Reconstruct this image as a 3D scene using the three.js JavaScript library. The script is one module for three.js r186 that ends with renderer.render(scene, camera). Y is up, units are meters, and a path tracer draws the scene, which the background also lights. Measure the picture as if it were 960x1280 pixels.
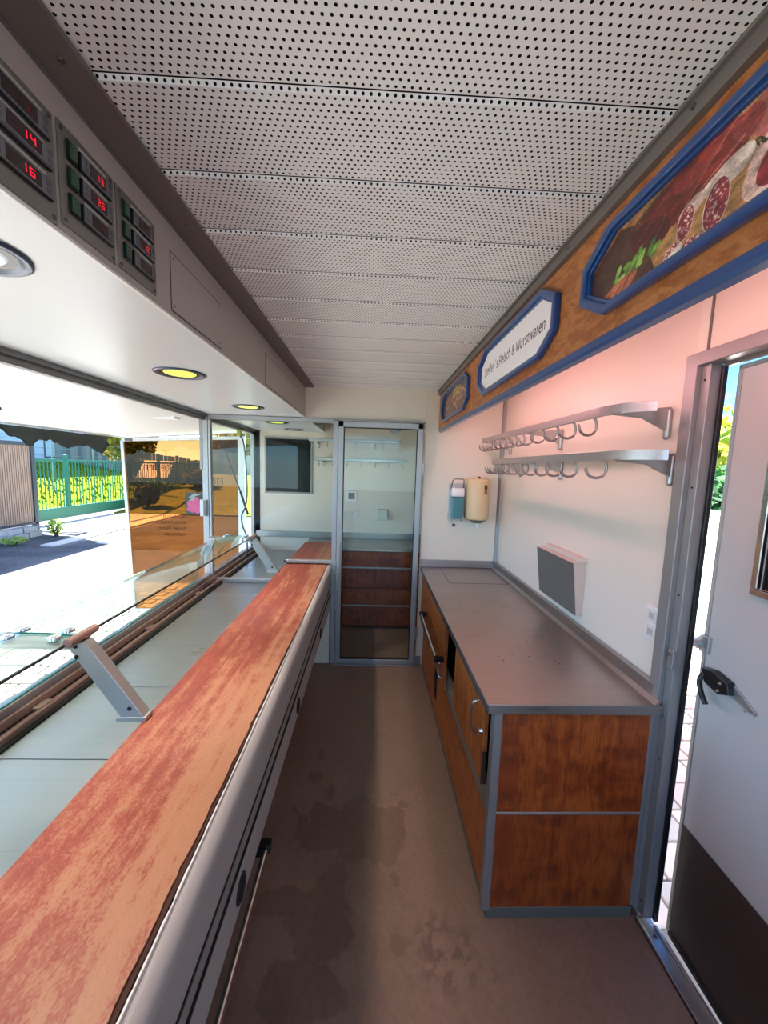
import * as THREE from 'three';
import { RoundedBoxGeometry } from 'three/addons/geometries/RoundedBoxGeometry.js';
import { mergeGeometries, toCreasedNormals } from 'three/addons/utils/BufferGeometryUtils.js';
import { Sky } from 'three/addons/objects/Sky.js';
import { FontLoader } from 'three/addons/loaders/FontLoader.js';
import { RectAreaLightUniformsLib } from 'three/addons/lights/RectAreaLightUniformsLib.js';
import { TextGeometry } from 'three/addons/geometries/TextGeometry.js';

// ------------------------------------------------------------------ camera, sky, sun, exposure
RectAreaLightUniformsLib.init();
const scene = new THREE.Scene();
const FOCAL = 480, EYE = 1.6, ROLL = 1.6 * Math.PI / 180;        // focal length in pixels of the 960 x 1280 frame
const camera = new THREE.PerspectiveCamera(2 * Math.atan(640 / FOCAL) * 180 / Math.PI, 0.75, 0.02, 300);
{
  const ahead = new THREE.Vector3((465 - 480) / FOCAL, (640 - 585) / FOCAL, -1).normalize();   // the aisle's direction as the camera sees it
  const up = new THREE.Vector3(Math.sin(ROLL), Math.cos(ROLL), 0);
  up.addScaledVector(ahead, -up.dot(ahead)).normalize();
  const right = new THREE.Vector3().crossVectors(ahead, up);
  const m = new THREE.Matrix4().makeBasis(right, up, ahead.clone().negate()).transpose();
  camera.quaternion.setFromRotationMatrix(m);
  camera.position.set(0, EYE, 0);
}
scene.add(camera);

const sunTo = new THREE.Vector3(-2.48, 2.4, -0.94).normalize();
const sky = new Sky();
sky.scale.setScalar(1000);
sky.name = 'sky';
Object.assign(sky.material.uniforms.turbidity, { value: 3 });
Object.assign(sky.material.uniforms.rayleigh, { value: 1.0 });
Object.assign(sky.material.uniforms.mieCoefficient, { value: 0.004 });
Object.assign(sky.material.uniforms.mieDirectionalG, { value: 0.8 });
sky.material.uniforms.sunPosition.value.copy(sunTo);
scene.add(sky);
scene.environmentIntensity = 0.58;
const sun = new THREE.DirectionalLight(new THREE.Color(1, 0.945, 0.86), 24);
sun.position.copy(sunTo).multiplyScalar(40);
sun.castShadow = true;
sun.shadow.mapSize.set(4096, 4096);
Object.assign(sun.shadow.camera, { left: -30, right: 30, top: 30, bottom: -30, near: 1, far: 90 });
scene.add(sun, sun.target);

const renderer = new THREE.WebGLRenderer({ antialias: true });
renderer.toneMapping = THREE.LinearToneMapping;
renderer.toneMappingExposure = 1.82;
renderer.shadowMap.enabled = true;

// ------------------------------------------------------------------ measures (metres; x to the right wall, y up, aisle runs towards -z)
const GROUND = -0.5, CEIL = 2.2, BACK = -3.0, FAR = -4.2, NEAR = 1.3;
const WALL = 1.02, FRONT = -1.26, BOX_X = -0.52, BOX_Y = 1.965;
const CTR_L = -0.66, CTR_R = -0.325, CTR_Y = 0.83, TOP_Y = 0.83;
const CAB_X = 0.43, CAB_Z = -1.2;
const TUBE = 21.5, TUBE_COLOR = new THREE.Color(1, 0.5, 0.55);             // tubes behind the fascia board
const LAMP = 2.65;                                                     // candela of each downlight

// ------------------------------------------------------------------ helpers
let seed = 20240517;
const rnd = () => { seed = (seed * 1664525 + 1013904223) >>> 0; return seed / 4294967296; };
const rr = (a, b) => a + (b - a) * rnd();
const taken = new Map();
function numbered(name) {
  const n = taken.get(name) ?? 0; taken.set(name, n + 1);
  return n ? name + '_' + String(n).padStart(3, '0') : name;
}
const V = (x, y, z) => new THREE.Vector3(x, y, z);
const clampN = (v, a = 0, b = 1) => Math.min(b, Math.max(a, v));
const sstep = (a, b, v) => { const t = clampN((v - a) / (b - a)); return t * t * (3 - 2 * t); };
function hash(x, y, s) { let h = (x * 374761393 + y * 668265263 + s * 974634541) | 0; h = Math.imul(h ^ (h >>> 13), 1274126177); return ((h ^ (h >>> 16)) >>> 0) / 4294967296; }
function vnoise(x, y, s = 0) {
  const xi = Math.floor(x), yi = Math.floor(y), fx = x - xi, fy = y - yi, u = fx * fx * (3 - 2 * fx), v = fy * fy * (3 - 2 * fy);
  const a = hash(xi, yi, s), b = hash(xi + 1, yi, s), c = hash(xi, yi + 1, s), d = hash(xi + 1, yi + 1, s);
  return a + (b - a) * u + (c - a) * v + (a - b - c + d) * u * v;
}
function fbm(x, y, s = 0, o = 4) { let f = 0, a = 0.5, t = 0; for (let i = 0; i < o; i++) { f += a * vnoise(x, y, s + i * 17); t += a; x *= 2.03; y *= 2.03; a *= 0.5; } return f / t; }

// uv in metres by the side a face points to; (du, dv) shifts the pattern from piece to piece
function boxUV(g, du = 0, dv = 0, turn = false) {
  if (g.index) g = g.toNonIndexed();
  const p = g.attributes.position, n = g.attributes.normal, uv = new Float32Array(p.count * 2);
  for (let i = 0; i < p.count; i += 3) {
    const ax = Math.abs(n.getX(i) + n.getX(i + 1) + n.getX(i + 2)), ay = Math.abs(n.getY(i) + n.getY(i + 1) + n.getY(i + 2)), az = Math.abs(n.getZ(i) + n.getZ(i + 1) + n.getZ(i + 2));
    for (let k = i; k < i + 3; k++) {
      const x = p.getX(k), y = p.getY(k), z = p.getZ(k);
      let u, v;
      if (ax >= ay && ax >= az) { u = z; v = y; } else if (ay >= az) { u = x; v = z; } else { u = x; v = y; }
      if (turn) [u, v] = [v, u];
      uv[k * 2] = u + du; uv[k * 2 + 1] = v + dv;
    }
  }
  g.setAttribute('uv', new THREE.BufferAttribute(uv, 2));
  return g;
}
// box between two corners, with a small rounding r (0 = sharp)
function box(x0, x1, y0, y1, z0, z1, r = 0.0015, du = 0, dv = 0, turn = false) {
  const w = Math.abs(x1 - x0), h = Math.abs(y1 - y0), d = Math.abs(z1 - z0);
  const g = r > 0 ? new RoundedBoxGeometry(w, h, d, 1, Math.min(r, w * 0.45, h * 0.45, d * 0.45)) : new THREE.BoxGeometry(w, h, d);
  g.translate((x0 + x1) / 2, (y0 + y1) / 2, (z0 + z1) / 2);
  return boxUV(g, du, dv, turn);
}
function cyl(a, b, r0, r1 = r0, seg = 16, open = false) {
  const d = b.clone().sub(a), g = new THREE.CylinderGeometry(r1, r0, d.length(), seg, 1, open);
  g.applyQuaternion(new THREE.Quaternion().setFromUnitVectors(V(0, 1, 0), d.clone().normalize()));
  const c = a.clone().add(b).multiplyScalar(0.5); g.translate(c.x, c.y, c.z);
  return g.toNonIndexed();
}
function tube(points, r, seg = 40, rad = 8, tension = 0.5) {
  return new THREE.TubeGeometry(new THREE.CatmullRomCurve3(points.map((p) => (p.isVector3 ? p : V(...p))), false, 'catmullrom', tension), seg, r, rad).toNonIndexed();
}
// outline [[a, b] ...] in the plane of two axes, pulled along the third from s to e
function prism(pts, axis, s, e, bevel = 0) {
  const sh = new THREE.Shape(pts.map((p) => new THREE.Vector2(p[0], p[1])));
  const g = new THREE.ExtrudeGeometry(sh, { depth: Math.max(1e-5, Math.abs(e - s) - 2 * bevel), bevelEnabled: bevel > 0, bevelThickness: bevel, bevelSize: bevel, bevelOffset: -bevel, bevelSegments: 2, curveSegments: 10 });
  g.translate(0, 0, Math.min(s, e) + bevel);
  if (axis === 'x') { // outline given as (z, y)
    g.applyMatrix4(new THREE.Matrix4().set(0, 0, 1, 0, 0, 1, 0, 0, 1, 0, 0, 0, 0, 0, 0, 1)); flip(g);
  } else if (axis === 'y') { // outline given as (x, z)
    g.applyMatrix4(new THREE.Matrix4().set(1, 0, 0, 0, 0, 0, 1, 0, 0, 1, 0, 0, 0, 0, 0, 1)); flip(g);
  }
  return boxUV(g);
}
function flip(g) {
  for (const k of Object.keys(g.attributes)) {
    const a = g.attributes[k], s = a.itemSize;
    for (let i = 0; i < a.count; i += 3) for (let c = 0; c < s; c++) { const t = a.array[(i + 1) * s + c]; a.array[(i + 1) * s + c] = a.array[(i + 2) * s + c]; a.array[(i + 2) * s + c] = t; }
  }
  g.computeVertexNormals();
}
function merge(list) {
  const l = list.map((g) => { const h = g.index ? g.toNonIndexed() : g; for (const k of Object.keys(h.attributes)) if (!['position', 'normal', 'uv'].includes(k)) h.deleteAttribute(k); if (!h.attributes.uv) boxUV(h); return h; });
  return l.length === 1 ? l[0] : mergeGeometries(l);
}
function mesh(name, geo, mat, parent) {
  const m = new THREE.Mesh(Array.isArray(geo) ? merge(geo) : geo, mat);
  m.name = parent && parent !== scene ? name : numbered(name);
  m.castShadow = m.receiveShadow = true;
  if (parent && parent.userData.base) { const b = parent.userData.base; m.geometry.translate(-b[0], -b[1], -b[2]); }
  if (parent && parent.isMesh && parent.userData.off) { const b = parent.userData.off; m.geometry.translate(-b[0], -b[1], -b[2]); }
  if (parent && parent.userData.base) m.userData.off = parent.userData.base; else if (parent && parent.userData.off) m.userData.off = parent.userData.off;
  (parent ?? scene).add(m);
  return m;
}
function thing(name, label, category, base = [0, 0, 0], group) {
  const o = new THREE.Group(); o.name = numbered(name); o.position.set(...base);
  o.userData = { label, category, base }; if (group) o.userData.group = group;
  scene.add(o); return o;
}
function single(name, geo, mat, label, category, group) {
  const m = mesh(name, geo, mat); m.userData = { label, category }; if (group) m.userData.group = group; return m;
}
function struct(name, geo, mat, label) {
  const m = mesh(name, geo, mat); m.userData.kind = 'structure'; if (label) m.userData.label = label; return m;
}
function structGroup(name, label) { const o = new THREE.Group(); o.name = numbered(name); o.userData = { kind: 'structure', label }; scene.add(o); return o; }

// ------------------------------------------------------------------ textures
function dataTex(w, h, fn, srgb = true, sx = 1, sy = 1) {
  const d = new Uint8Array(w * h * 4);
  for (let y = 0; y < h; y++) for (let x = 0; x < w; x++) {
    const c = fn(x / w, y / h), i = (y * w + x) * 4;
    if (typeof c === 'number') { d[i] = d[i + 1] = d[i + 2] = clampN(c) * 255; } else { d[i] = clampN(c[0]) * 255; d[i + 1] = clampN(c[1]) * 255; d[i + 2] = clampN(c[2]) * 255; }
    d[i + 3] = 255;
  }
  const t = new THREE.DataTexture(d, w, h); t.wrapS = t.wrapT = THREE.MirroredRepeatWrapping; t.magFilter = THREE.LinearFilter; t.minFilter = THREE.LinearMipmapLinearFilter;
  t.generateMipmaps = true; if (srgb) t.colorSpace = THREE.SRGBColorSpace; t.repeat.set(1 / sx, 1 / sy); t.needsUpdate = true; return t;
}
const mix3 = (a, b, t) => [a[0] + (b[0] - a[0]) * t, a[1] + (b[1] - a[1]) * t, a[2] + (b[2] - a[2]) * t];
const rgb = (r, g, b) => [r / 255, g / 255, b / 255];
function canvasTex(w, h, draw) {
  const c = document.createElement('canvas'); c.width = w; c.height = h; const x = c.getContext('2d'); draw(x, w, h);
  const t = new THREE.CanvasTexture(c); t.colorSpace = THREE.SRGBColorSpace; t.anisotropy = 8; return t;
}
const matte = (color, map = null) => new THREE.MeshPhysicalMaterial({ color, roughness: 1, specularIntensity: 0.05, map });
const std = (color, roughness = 0.5, metalness = 0, more = {}) => new THREE.MeshStandardMaterial({ color, roughness, metalness, ...more });

// cherry-coloured laminate with mottled figure; grain runs along v
const cherry = (s, a, b) => dataTex(512, 512, (u, v) => {
  const w = fbm(u * 5, v * 3, s, 3), g = fbm(u * 34 + w * 5, v * 4 + w * 2, s + 3, 4), f = fbm(u * 120, v * 16, s + 7, 2), k = fbm(u * 9 + w * 3, v * 12, s + 11, 3);
  let c = mix3(a, b, sstep(0.3, 0.72, g * 0.6 + k * 0.4));
  c = mix3(c, [c[0] * 0.72, c[1] * 0.66, c[2] * 0.6], sstep(0.52, 0.78, f) * 0.55);
  return mix3(c, [c[0] * 0.7, c[1] * 0.6, c[2] * 0.55], sstep(0.6, 0.75, k) * 0.28);
}, true, 0.6, 0.6);
const fineNoise = dataTex(256, 256, (u, v) => fbm(u * 64, v * 64, 91, 2), false, 0.25, 0.25);
const brushed = dataTex(512, 256, (u, v) => 0.35 + 0.35 * fbm(u * 6, v * 200, 5, 2) + 0.3 * fbm(u * 7, v * 7, 15, 4), false, 1.2, 0.8);

const M = {
  wall: std(0xe4d5c4, 0.34),
  wallWarm: std(0xe6ddca, 0.38),
  soffit: std(0xd4dde1, 0.3),
  boxFace: std(0xb8aea8, 0.45),
  ceil: std(0xe3e1dc, 0.5),
  dark: std(0x0a0a0a, 0.9),
  black: std(0x0b0b0c, 0.35),
  rubber: std(0x141414, 0.7),
  rail: std(0x77706b, 0.5, 0.25),
  alu: std(0xb4b3b1, 0.36, 0.85, { bumpMap: fineNoise, bumpScale: 0.00006 }),
  aluDull: std(0x9a9794, 0.48, 0.7),
  aluFrame: std(0xa8a8a8, 0.4, 0.6),
  steel: new THREE.MeshStandardMaterial({ color: 0xa6a3a0, metalness: 1, roughness: 0.55, roughnessMap: brushed }),
  steelTop: new THREE.MeshStandardMaterial({ color: 0xb3a69f, metalness: 1, roughness: 0.62, roughnessMap: brushed }),
  chrome: std(0xc9c9c9, 0.16, 1),
  hook: std(0x9d9692, 0.3, 0.9),
  blue: new THREE.MeshPhysicalMaterial({ color: 0x074382, roughness: 0.3, clearcoat: 0.6, clearcoatRoughness: 0.15 }),
  bronzeRail: std(0x8c6d63, 0.4, 0.3),
  glass: new THREE.MeshPhysicalMaterial({ color: 0xf2fbf8, roughness: 0, transmission: 1, thickness: 0, ior: 1.5 }),
  paneGlass: new THREE.MeshPhysicalMaterial({ color: 0xf6fbf9, roughness: 0, transmission: 1, thickness: 0, ior: 1.5, specularIntensity: 0.35 }),
  glassEdge: new THREE.MeshPhysicalMaterial({ color: 0x3f9a92, roughness: 0.1, transmission: 0.4, thickness: 0 }),
  tint: new THREE.MeshPhysicalMaterial({ color: new THREE.Color(0.5, 0.31, 0.165), roughness: 0, specularIntensity: 0.3, transmission: 1, thickness: 0, ior: 1.5 }),
  cream: std(0xd8bf93, 0.35),
  white: std(0xeeeeea, 0.4),
  green: std(0x1f6b58, 0.4, 0.2),
  anthracite: std(0x3a4147, 0.55),
  screw: std(0x6a6663, 0.35, 0.8),
  letter: std(0x121214, 0.6),
};

// ------------------------------------------------------------------ the setting: trailer shell
{
  // floor covering: taupe vinyl with damp stains and scuffs
  const stains = [[-0.244, -1.98, 0.05, 0.06], [-0.25, -1.84, 0.06, 0.07], [-0.08, -1.55, 0.16, 0.2], [-0.2, -1.62, 0.07, 0.12], [0.13, -1.55, 0.085, 0.14], [0.133, -1.33, 0.022, 0.03], [-0.3, -1.27, 0.1, 0.05], [-0.16, -1.75, 0.03, 0.09], [-0.12, -1.2, 0.12, 0.1], [0.13, -1.12, 0.05, 0.06], [-0.2, -1.0, 0.16, 0.07], [-0.27, -1.55, 0.06, 0.1]];
  const tex = dataTex(720, 1650, (u, v) => {
    const x = -1.3 + u * 2.4, z = -4.2 + v * 5.5;
    const fine = fbm(x * 90, z * 90, 3, 2), mid = fbm(x * 9, z * 6, 8, 4);
    let c = mix3(rgb(124, 101, 85), rgb(135, 111, 95), mid);
    c = c.map((q) => q * (0.94 + 0.12 * fine));
    const wob = (fbm(x * 9, z * 9, 21, 5) - 0.5) * 2.2;
    let s = 0;
    for (const [sx, sz, a, b] of stains) { const d = Math.hypot((x - sx) / a, (z - sz) / b) + wob; s = Math.max(s, 1 - sstep(0.8, 0.92, d)); }
    c = mix3(c, [c[0] * 0.84, c[1] * 0.82, c[2] * 0.8], s * (0.45 + 0.5 * mid));
    // dried, streaky splash
    const sp = (1 - sstep(0.5, 1.05, Math.hypot((x - 0.31) / 0.13, (z + 1.08) / 0.13) + wob * 0.6)) * sstep(0.5, 0.62, fbm(x * 40 + z * 12, z * 30, 33, 3));
    c = mix3(c, [c[0] * 0.82, c[1] * 0.82, c[2] * 0.82], sp);
    const gr = sstep(0.58, 0.75, fbm(x * 5, z * 3.2, 44, 5)) * sstep(-2.2, -1.2, z);
    return mix3(c, [c[0] * 1.12, c[1] * 1.13, c[2] * 1.14], gr * 0.6);
  });
  tex.repeat.set(1 / 2.4, 1 / 5.5); tex.offset.set(1.3 / 2.4, 4.2 / 5.5);
  struct('floor', box(-1.3, 1.06, -0.05, 0, FAR - 0.05, NEAR, 0), std(0xffffff, 0.42, 0, { map: tex, bumpMap: fineNoise, bumpScale: 0.0002 }), 'taupe vinyl trailer floor with damp stains');
}
{
  const ceiling = structGroup('ceiling', 'white perforated metal ceiling panels');
  mesh('roof_slab', box(-1.3, 1.06, 2.25, 2.31, FAR - 0.05, NEAR + 0.05, 0), M.dark, ceiling);
  mesh('roof_skin', box(-1.3, 1.06, 2.31, 2.33, FAR - 0.05, NEAR + 0.05, 0), M.white, ceiling);
  mesh('plain_panel', box(0.515, WALL, CEIL, CEIL + 0.01, BACK, NEAR, 0), M.ceil, ceiling);
  mesh('plain_panel', box(BOX_X, WALL, CEIL, CEIL + 0.01, FAR, BACK, 0), M.ceil, ceiling);
  mesh('plain_panel', box(BOX_X, 0.515, CEIL, CEIL + 0.01, 0.5, NEAR, 0), M.ceil, ceiling);
  // one perforated panel: staggered cells, each a rectangle round an eight-sided hole
  const PIT = 0.198, ROWS = 17, CELL = 0.0131, X0 = -0.457, N = 73, HR = 0.0027;
  const yOf = (t) => (t < 0.0225 ? CEIL + 0.004 - 0.007 * (t / 0.0225) : CEIL - 0.003 + 0.008 * (t - 0.0225));
  const rowT = [0]; for (let r = 1; r <= ROWS; r++) rowT.push(r === 1 ? 0.0225 : 0.0225 + (1 - 0.0225) * (r - 1) / (ROWS - 1));
  const pos = [];
  const put = (x, t) => { pos.push(x, yOf(t), -0.0018 - t * (PIT - 0.0018)); };
  for (let r = 0; r < ROWS; r++) {
    const t0 = rowT[r], t1 = rowT[r + 1], tm = (t0 + t1) / 2, off = r % 2 ? 0.5 : 0;
    for (let i = -1; i < N; i++) {
      const xa = Math.max(0, (i + off)) * CELL, xb = Math.min(N, i + 1 + off) * CELL;
      if (xb - xa < CELL * 0.9) { if (xb > xa) { const a = X0 + xa, b = X0 + xb; put(a, t0); put(a, t1); put(b, t0); put(b, t0); put(a, t1); put(b, t1); } continue; }
      const cx = X0 + (xa + xb) / 2, hz = (r === 0 ? 0.3 * (t1 - t0) : HR / PIT);
      const out = [[cx - CELL / 2, t0], [cx, t0], [cx + CELL / 2, t0], [cx + CELL / 2, tm], [cx + CELL / 2, t1], [cx, t1], [cx - CELL / 2, t1], [cx - CELL / 2, tm]];
      const inn = out.map((_, k) => { const a = (225 + 45 * k) * Math.PI / 180; return [cx + HR * Math.cos(a), tm + hz * Math.sin(a)]; });
      for (let k = 0; k < 8; k++) { const k2 = (k + 1) % 8; put(...out[k]); put(...inn[k]); put(...out[k2]); put(...out[k2]); put(...inn[k]); put(...inn[k2]); }
    }
  }
  const g = new THREE.BufferGeometry(); g.setAttribute('position', new THREE.Float32BufferAttribute(pos, 3)); g.computeVertexNormals();
  g.setAttribute('uv', new THREE.BufferAttribute(new Float32Array(pos.length / 3 * 2), 2));
  const tones = [0xf4f3f0, 0xf2f1ee, 0xf6f5f2].map((c) => std(c, 0.45));
  let k = 0;
  for (let z = -0.69 + 0.198 * 6; z > BACK + 0.02; z -= PIT, k++) {
    const m = new THREE.Mesh(g, tones[k % 3]); m.name = 'perforated_panel' + (k ? '_' + String(k).padStart(3, '0') : ''); m.castShadow = m.receiveShadow = true;
    m.position.z = z; if (z - PIT < BACK) m.scale.z = (z - BACK) / PIT;
    ceiling.add(m);
  }
}
struct('trim_1', [box(BOX_X - 0.01, -0.452, 2.19, 2.199, BACK, NEAR, 0.001), box(BOX_X - 0.01, BOX_X + 0.004, 2.185, 2.2, BACK, NEAR, 0.001)], M.rail, 'grey metal edge strip along the ceiling above the control box');
struct('trim_2', [box(0.492, 0.513, 2.166, 2.2, BACK, NEAR, 0.001), box(0.484, 0.5, 2.193, 2.2, BACK, NEAR, 0.001)], M.rail, 'grey metal strip between the ceiling and the sign board');
{ // strips' screws
  const t1 = scene.getObjectByName('trim_1'), t2 = scene.getObjectByName('trim_2');
  for (const z of [-0.28, -0.66, -1.05, -1.5, -1.95, -2.4, -2.85]) {
    mesh('screw', cyl(V(0.4925, 2.183, z), V(0.489, 2.183, z), 0.005, 0.004, 10), M.screw, t2);
    mesh('screw', cyl(V(-0.48, 2.191, z), V(-0.48, 2.187, z), 0.005, 0.004, 10), M.screw, t1);
  }
}
// right wall: panels with cover strips, opening for the side door between z = -1.2 and -0.36
const DOOR_Z0 = -1.2, DOOR_Z1 = -0.36;
{
  const w = structGroup('wall_right', 'glossy white panelled side wall');
  mesh('panel', box(WALL, WALL + 0.035, 0, 2.31, FAR - 0.05, DOOR_Z0, 0), M.wall, w);
  mesh('panel', box(WALL, WALL + 0.035, 1.955, 2.31, DOOR_Z0, DOOR_Z1, 0), M.wall, w);
  mesh('panel', box(WALL, WALL + 0.035, 0, 2.31, DOOR_Z1, NEAR, 0), M.wall, w);
  mesh('cover_strip', box(WALL - 0.004, WALL + 0.001, 1.96, 2.2, -1.232, -1.196, 0.001), M.wallWarm, w);
  mesh('cover_strip', box(WALL - 0.0055, WALL + 0.001, 1.96, 2.2, -1.196, -1.19, 0.001), M.rail, w);
  mesh('corner_strip', prism([[WALL + 0.002, BACK - 0.002], [WALL - 0.026, BACK - 0.002], [WALL - 0.022, BACK + 0.012], [WALL - 0.01, BACK + 0.024], [WALL + 0.002, BACK + 0.028]], 'y', 0.86, CEIL), M.aluDull, w);
  mesh('sill_skirt', box(WALL, WALL + 0.035, -0.42, 0, FAR - 0.05, NEAR, 0), M.white, w);
}
// partition wall of the aisle (z = BACK) with the wall panel right of the glass door and a lintel panel
{
  const w = structGroup('wall_back', 'cream partition panels round the glass door');
  const T = BACK - 0.03;
  mesh('panel', box(0.405, WALL, 0, CEIL, T, BACK, 0), M.wallWarm, w);
  mesh('lintel_panel', box(BOX_X, 0.403, 1.96, CEIL, T, BACK, 0), M.wallWarm, w);
  mesh('joint_strip', box(0.4, 0.408, 1.96, CEIL, BACK - 0.002, BACK + 0.0025, 0.0005), M.wallWarm, w);
  mesh('panel', box(-0.66, -0.31, 0, 0.8, T, BACK, 0), M.wallWarm, w);
  mesh('baseboard_strip', box(0.388, 0.44, 0, 0.075, BACK, BACK + 0.012, 0.002), M.aluDull, w);
}
// far wall of the rear compartment, near end wall, apron below the counter
struct('wall_far', box(-1.3, WALL, 0, 2.31, FAR - 0.05, FAR, 0), M.wall, 'white end wall of the rear compartment');
struct('wall_near', [box(-1.3, -0.62, -0.42, 2.31, NEAR, NEAR + 0.05, 0), box(0.985, 1.06, -0.42, 2.31, NEAR, NEAR + 0.05, 0), box(-0.62, 0.985, 2.19, 2.31, NEAR, NEAR + 0.05, 0), box(-0.62, 0.985, -0.42, -0.05, NEAR, NEAR + 0.05, 0)], M.wall, 'white end wall with a wide open doorway behind the viewer');
struct('wall_left', box(-1.3, FRONT - 0.005, -0.42, 0.66, FAR - 0.05, NEAR, 0), M.white, 'white outer apron of the trailer below the counter');
struct('wall_corner', box(-1.3, -1.2, 0.6, BOX_Y, NEAR - 0.5, NEAR, 0), M.white, 'white corner post of the trailer');
// the box above the counter: boarded face and soffit
{
  const b = structGroup('wall_soffit', 'white soffit with a grey fascia above the counter');
  mesh('fascia', box(BOX_X - 0.018, BOX_X, BOX_Y + 0.004, 2.19, FAR, NEAR, 0.001), M.boxFace, b);
  mesh('soffit_panel', box(-1.3, BOX_X - 0.001, BOX_Y, BOX_Y + 0.02, FAR, NEAR, 0.001), M.soffit, b);
  mesh('outer_board', box(-1.3, -1.28, BOX_Y + 0.02, 2.31, FAR, NEAR, 0), M.white, b);
  mesh('edge_bead', box(BOX_X - 0.006, BOX_X + 0.0015, BOX_Y - 0.001, BOX_Y + 0.005, FAR, NEAR, 0.001), M.white, b);
}
// window head rail, post and the glazed partition
struct('trim_3', [box(-1.295, -1.262, 1.918, BOX_Y, FAR, NEAR, 0.003), box(-1.262, -1.245, 1.945, BOX_Y, FAR, NEAR, 0.002)], std(0x7d7d7d, 0.4, 0.6), 'grey aluminium head rail of the serving hatch');
{
  const p = thing('window_post', 'slim grey aluminium post with a latch plate between hatch and partition', 'post', [-1.265, 0.68, BACK]);
  mesh('profile', box(-1.29, -1.245, 0.68, 1.945, BACK - 0.02, BACK + 0.02, 0.004), M.aluFrame, p);
  mesh('groove', box(-1.244, -1.243, 0.7, 1.94, BACK - 0.004, BACK + 0.004, 0), M.black, p);
  mesh('dark_flange', box(-1.305, -1.285, 1.55, 1.945, BACK + 0.012, BACK + 0.024, 0.002), M.aluDull, p);
  const l = mesh('latch_plate', box(-1.31, -1.255, 1.19, 1.32, BACK + 0.02, BACK + 0.03, 0.003), M.alu, p);
  mesh('latch_bolt', box(-1.282, -1.256, 1.195, 1.315, BACK + 0.03, BACK + 0.036, 0.002), M.screw, l);
}
{
  const w = structGroup('window_1', 'glazed partition between aisle and rear compartment');
  const f = 0.02;
  mesh('frame', [box(-1.243, -0.3, 1.93, BOX_Y - 0.003, BACK - f, BACK + f, 0.003), box(-1.243, -0.67, 0.668, 0.7, BACK - f, BACK + f, 0.004), box(-1.243, -1.225, 0.7, 1.93, BACK - f, BACK + f, 0.003),
    box(-0.675, -0.655, 0.668, 0.862, BACK - f, BACK + f, 0.003), box(-0.675, -0.3, 0.838, 0.862, BACK - f, BACK + f, 0.003)], M.aluFrame, w);
  mesh('kick_plate', box(-1.243, -0.67, 0.6, 0.668, BACK - 0.008, BACK + 0.008, 0.001), M.aluDull, w);
  mesh('pane', box(-1.225, -0.3, 0.862, 1.93, BACK - 0.003, BACK + 0.003, 0), M.paneGlass, w);
  mesh('pane', box(-1.225, -0.675, 0.7, 0.862, BACK - 0.003, BACK + 0.003, 0), M.paneGlass, w);
}
{ // glass door
  const d = structGroup('door_1', 'glazed aluminium framed door at the end of the aisle');
  const x0 = -0.262, x1 = 0.385, y1 = 1.948, z0 = BACK - 0.012, z1 = BACK + 0.03;
  mesh('jamb', box(-0.3, -0.264, 0, y1, BACK - 0.03, BACK + 0.022, 0.003), M.aluFrame, d);
  mesh('head_rail', box(x0, x1, y1 - 0.045, y1, z0, z1, 0.004), M.aluFrame, d);
  mesh('bottom_rail', box(x0, x1, 0.012, 0.05, z0, z1, 0.004), M.aluFrame, d);
  mesh('stile', box(x0, x0 + 0.042, 0.012, y1, z0, z1, 0.004), M.aluFrame, d);
  mesh('stile', box(x1 - 0.042, x1, 0.012, y1, z0, z1, 0.004), M.aluFrame, d);
  mesh('gasket', [box(x0 + 0.042, x0 + 0.047, 0.05, y1 - 0.045, BACK, BACK + 0.02, 0), box(x1 - 0.047, x1 - 0.042, 0.05, y1 - 0.045, BACK, BACK + 0.02, 0), box(x0 + 0.042, x1 - 0.042, y1 - 0.05, y1 - 0.045, BACK, BACK + 0.02, 0), box(x0 + 0.042, x1 - 0.042, 0.05, 0.056, BACK, BACK + 0.02, 0)], M.rubber, d);
  mesh('pane', box(x0 + 0.047, x1 - 0.047, 0.056, y1 - 0.05, BACK + 0.004, BACK + 0.01, 0), M.paneGlass, d);
  for (const y of [1.6, 0.28]) { const h = mesh('hinge', box(x1 - 0.002, x1 + 0.02, y - 0.045, y + 0.045, BACK + 0.004, BACK + 0.03, 0.004), M.alu, d); mesh('pin', cyl(V(x1 + 0.004, y - 0.05, BACK + 0.032), V(x1 + 0.004, y + 0.05, BACK + 0.032), 0.006), M.alu, h); }
  const pull = mesh('pull_handle', [box(x0 - 0.002, x0 + 0.018, 0.46, 0.78, z1, z1 + 0.022, 0.004), box(x0 + 0.01, x0 + 0.03, 0.74, 1.02, z1, z1 + 0.012, 0.003)], M.aluFrame, d);
  for (const y of [0.47, 0.62, 0.77]) mesh('screw', cyl(V(x0 + 0.008, y, z1 + 0.022), V(x0 + 0.008, y, z1 + 0.024), 0.004, 0.0035, 8), M.screw, pull);
  mesh('drip_cap', box(-0.3, 0.4, 1.948, 1.962, BACK - 0.02, BACK + 0.034, 0.002), M.aluDull, d);
  mesh('threshold', box(-0.3, 0.39, 0, 0.012, BACK - 0.03, BACK + 0.045, 0.002), M.aluDull, d);
  mesh('door_closer', prism([[0.12, 1.897], [0.22, 1.897], [0.2, 1.878], [0.165, 1.868]], 'z', BACK - 0.05, BACK - 0.02), M.aluDull, d);
}
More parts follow.
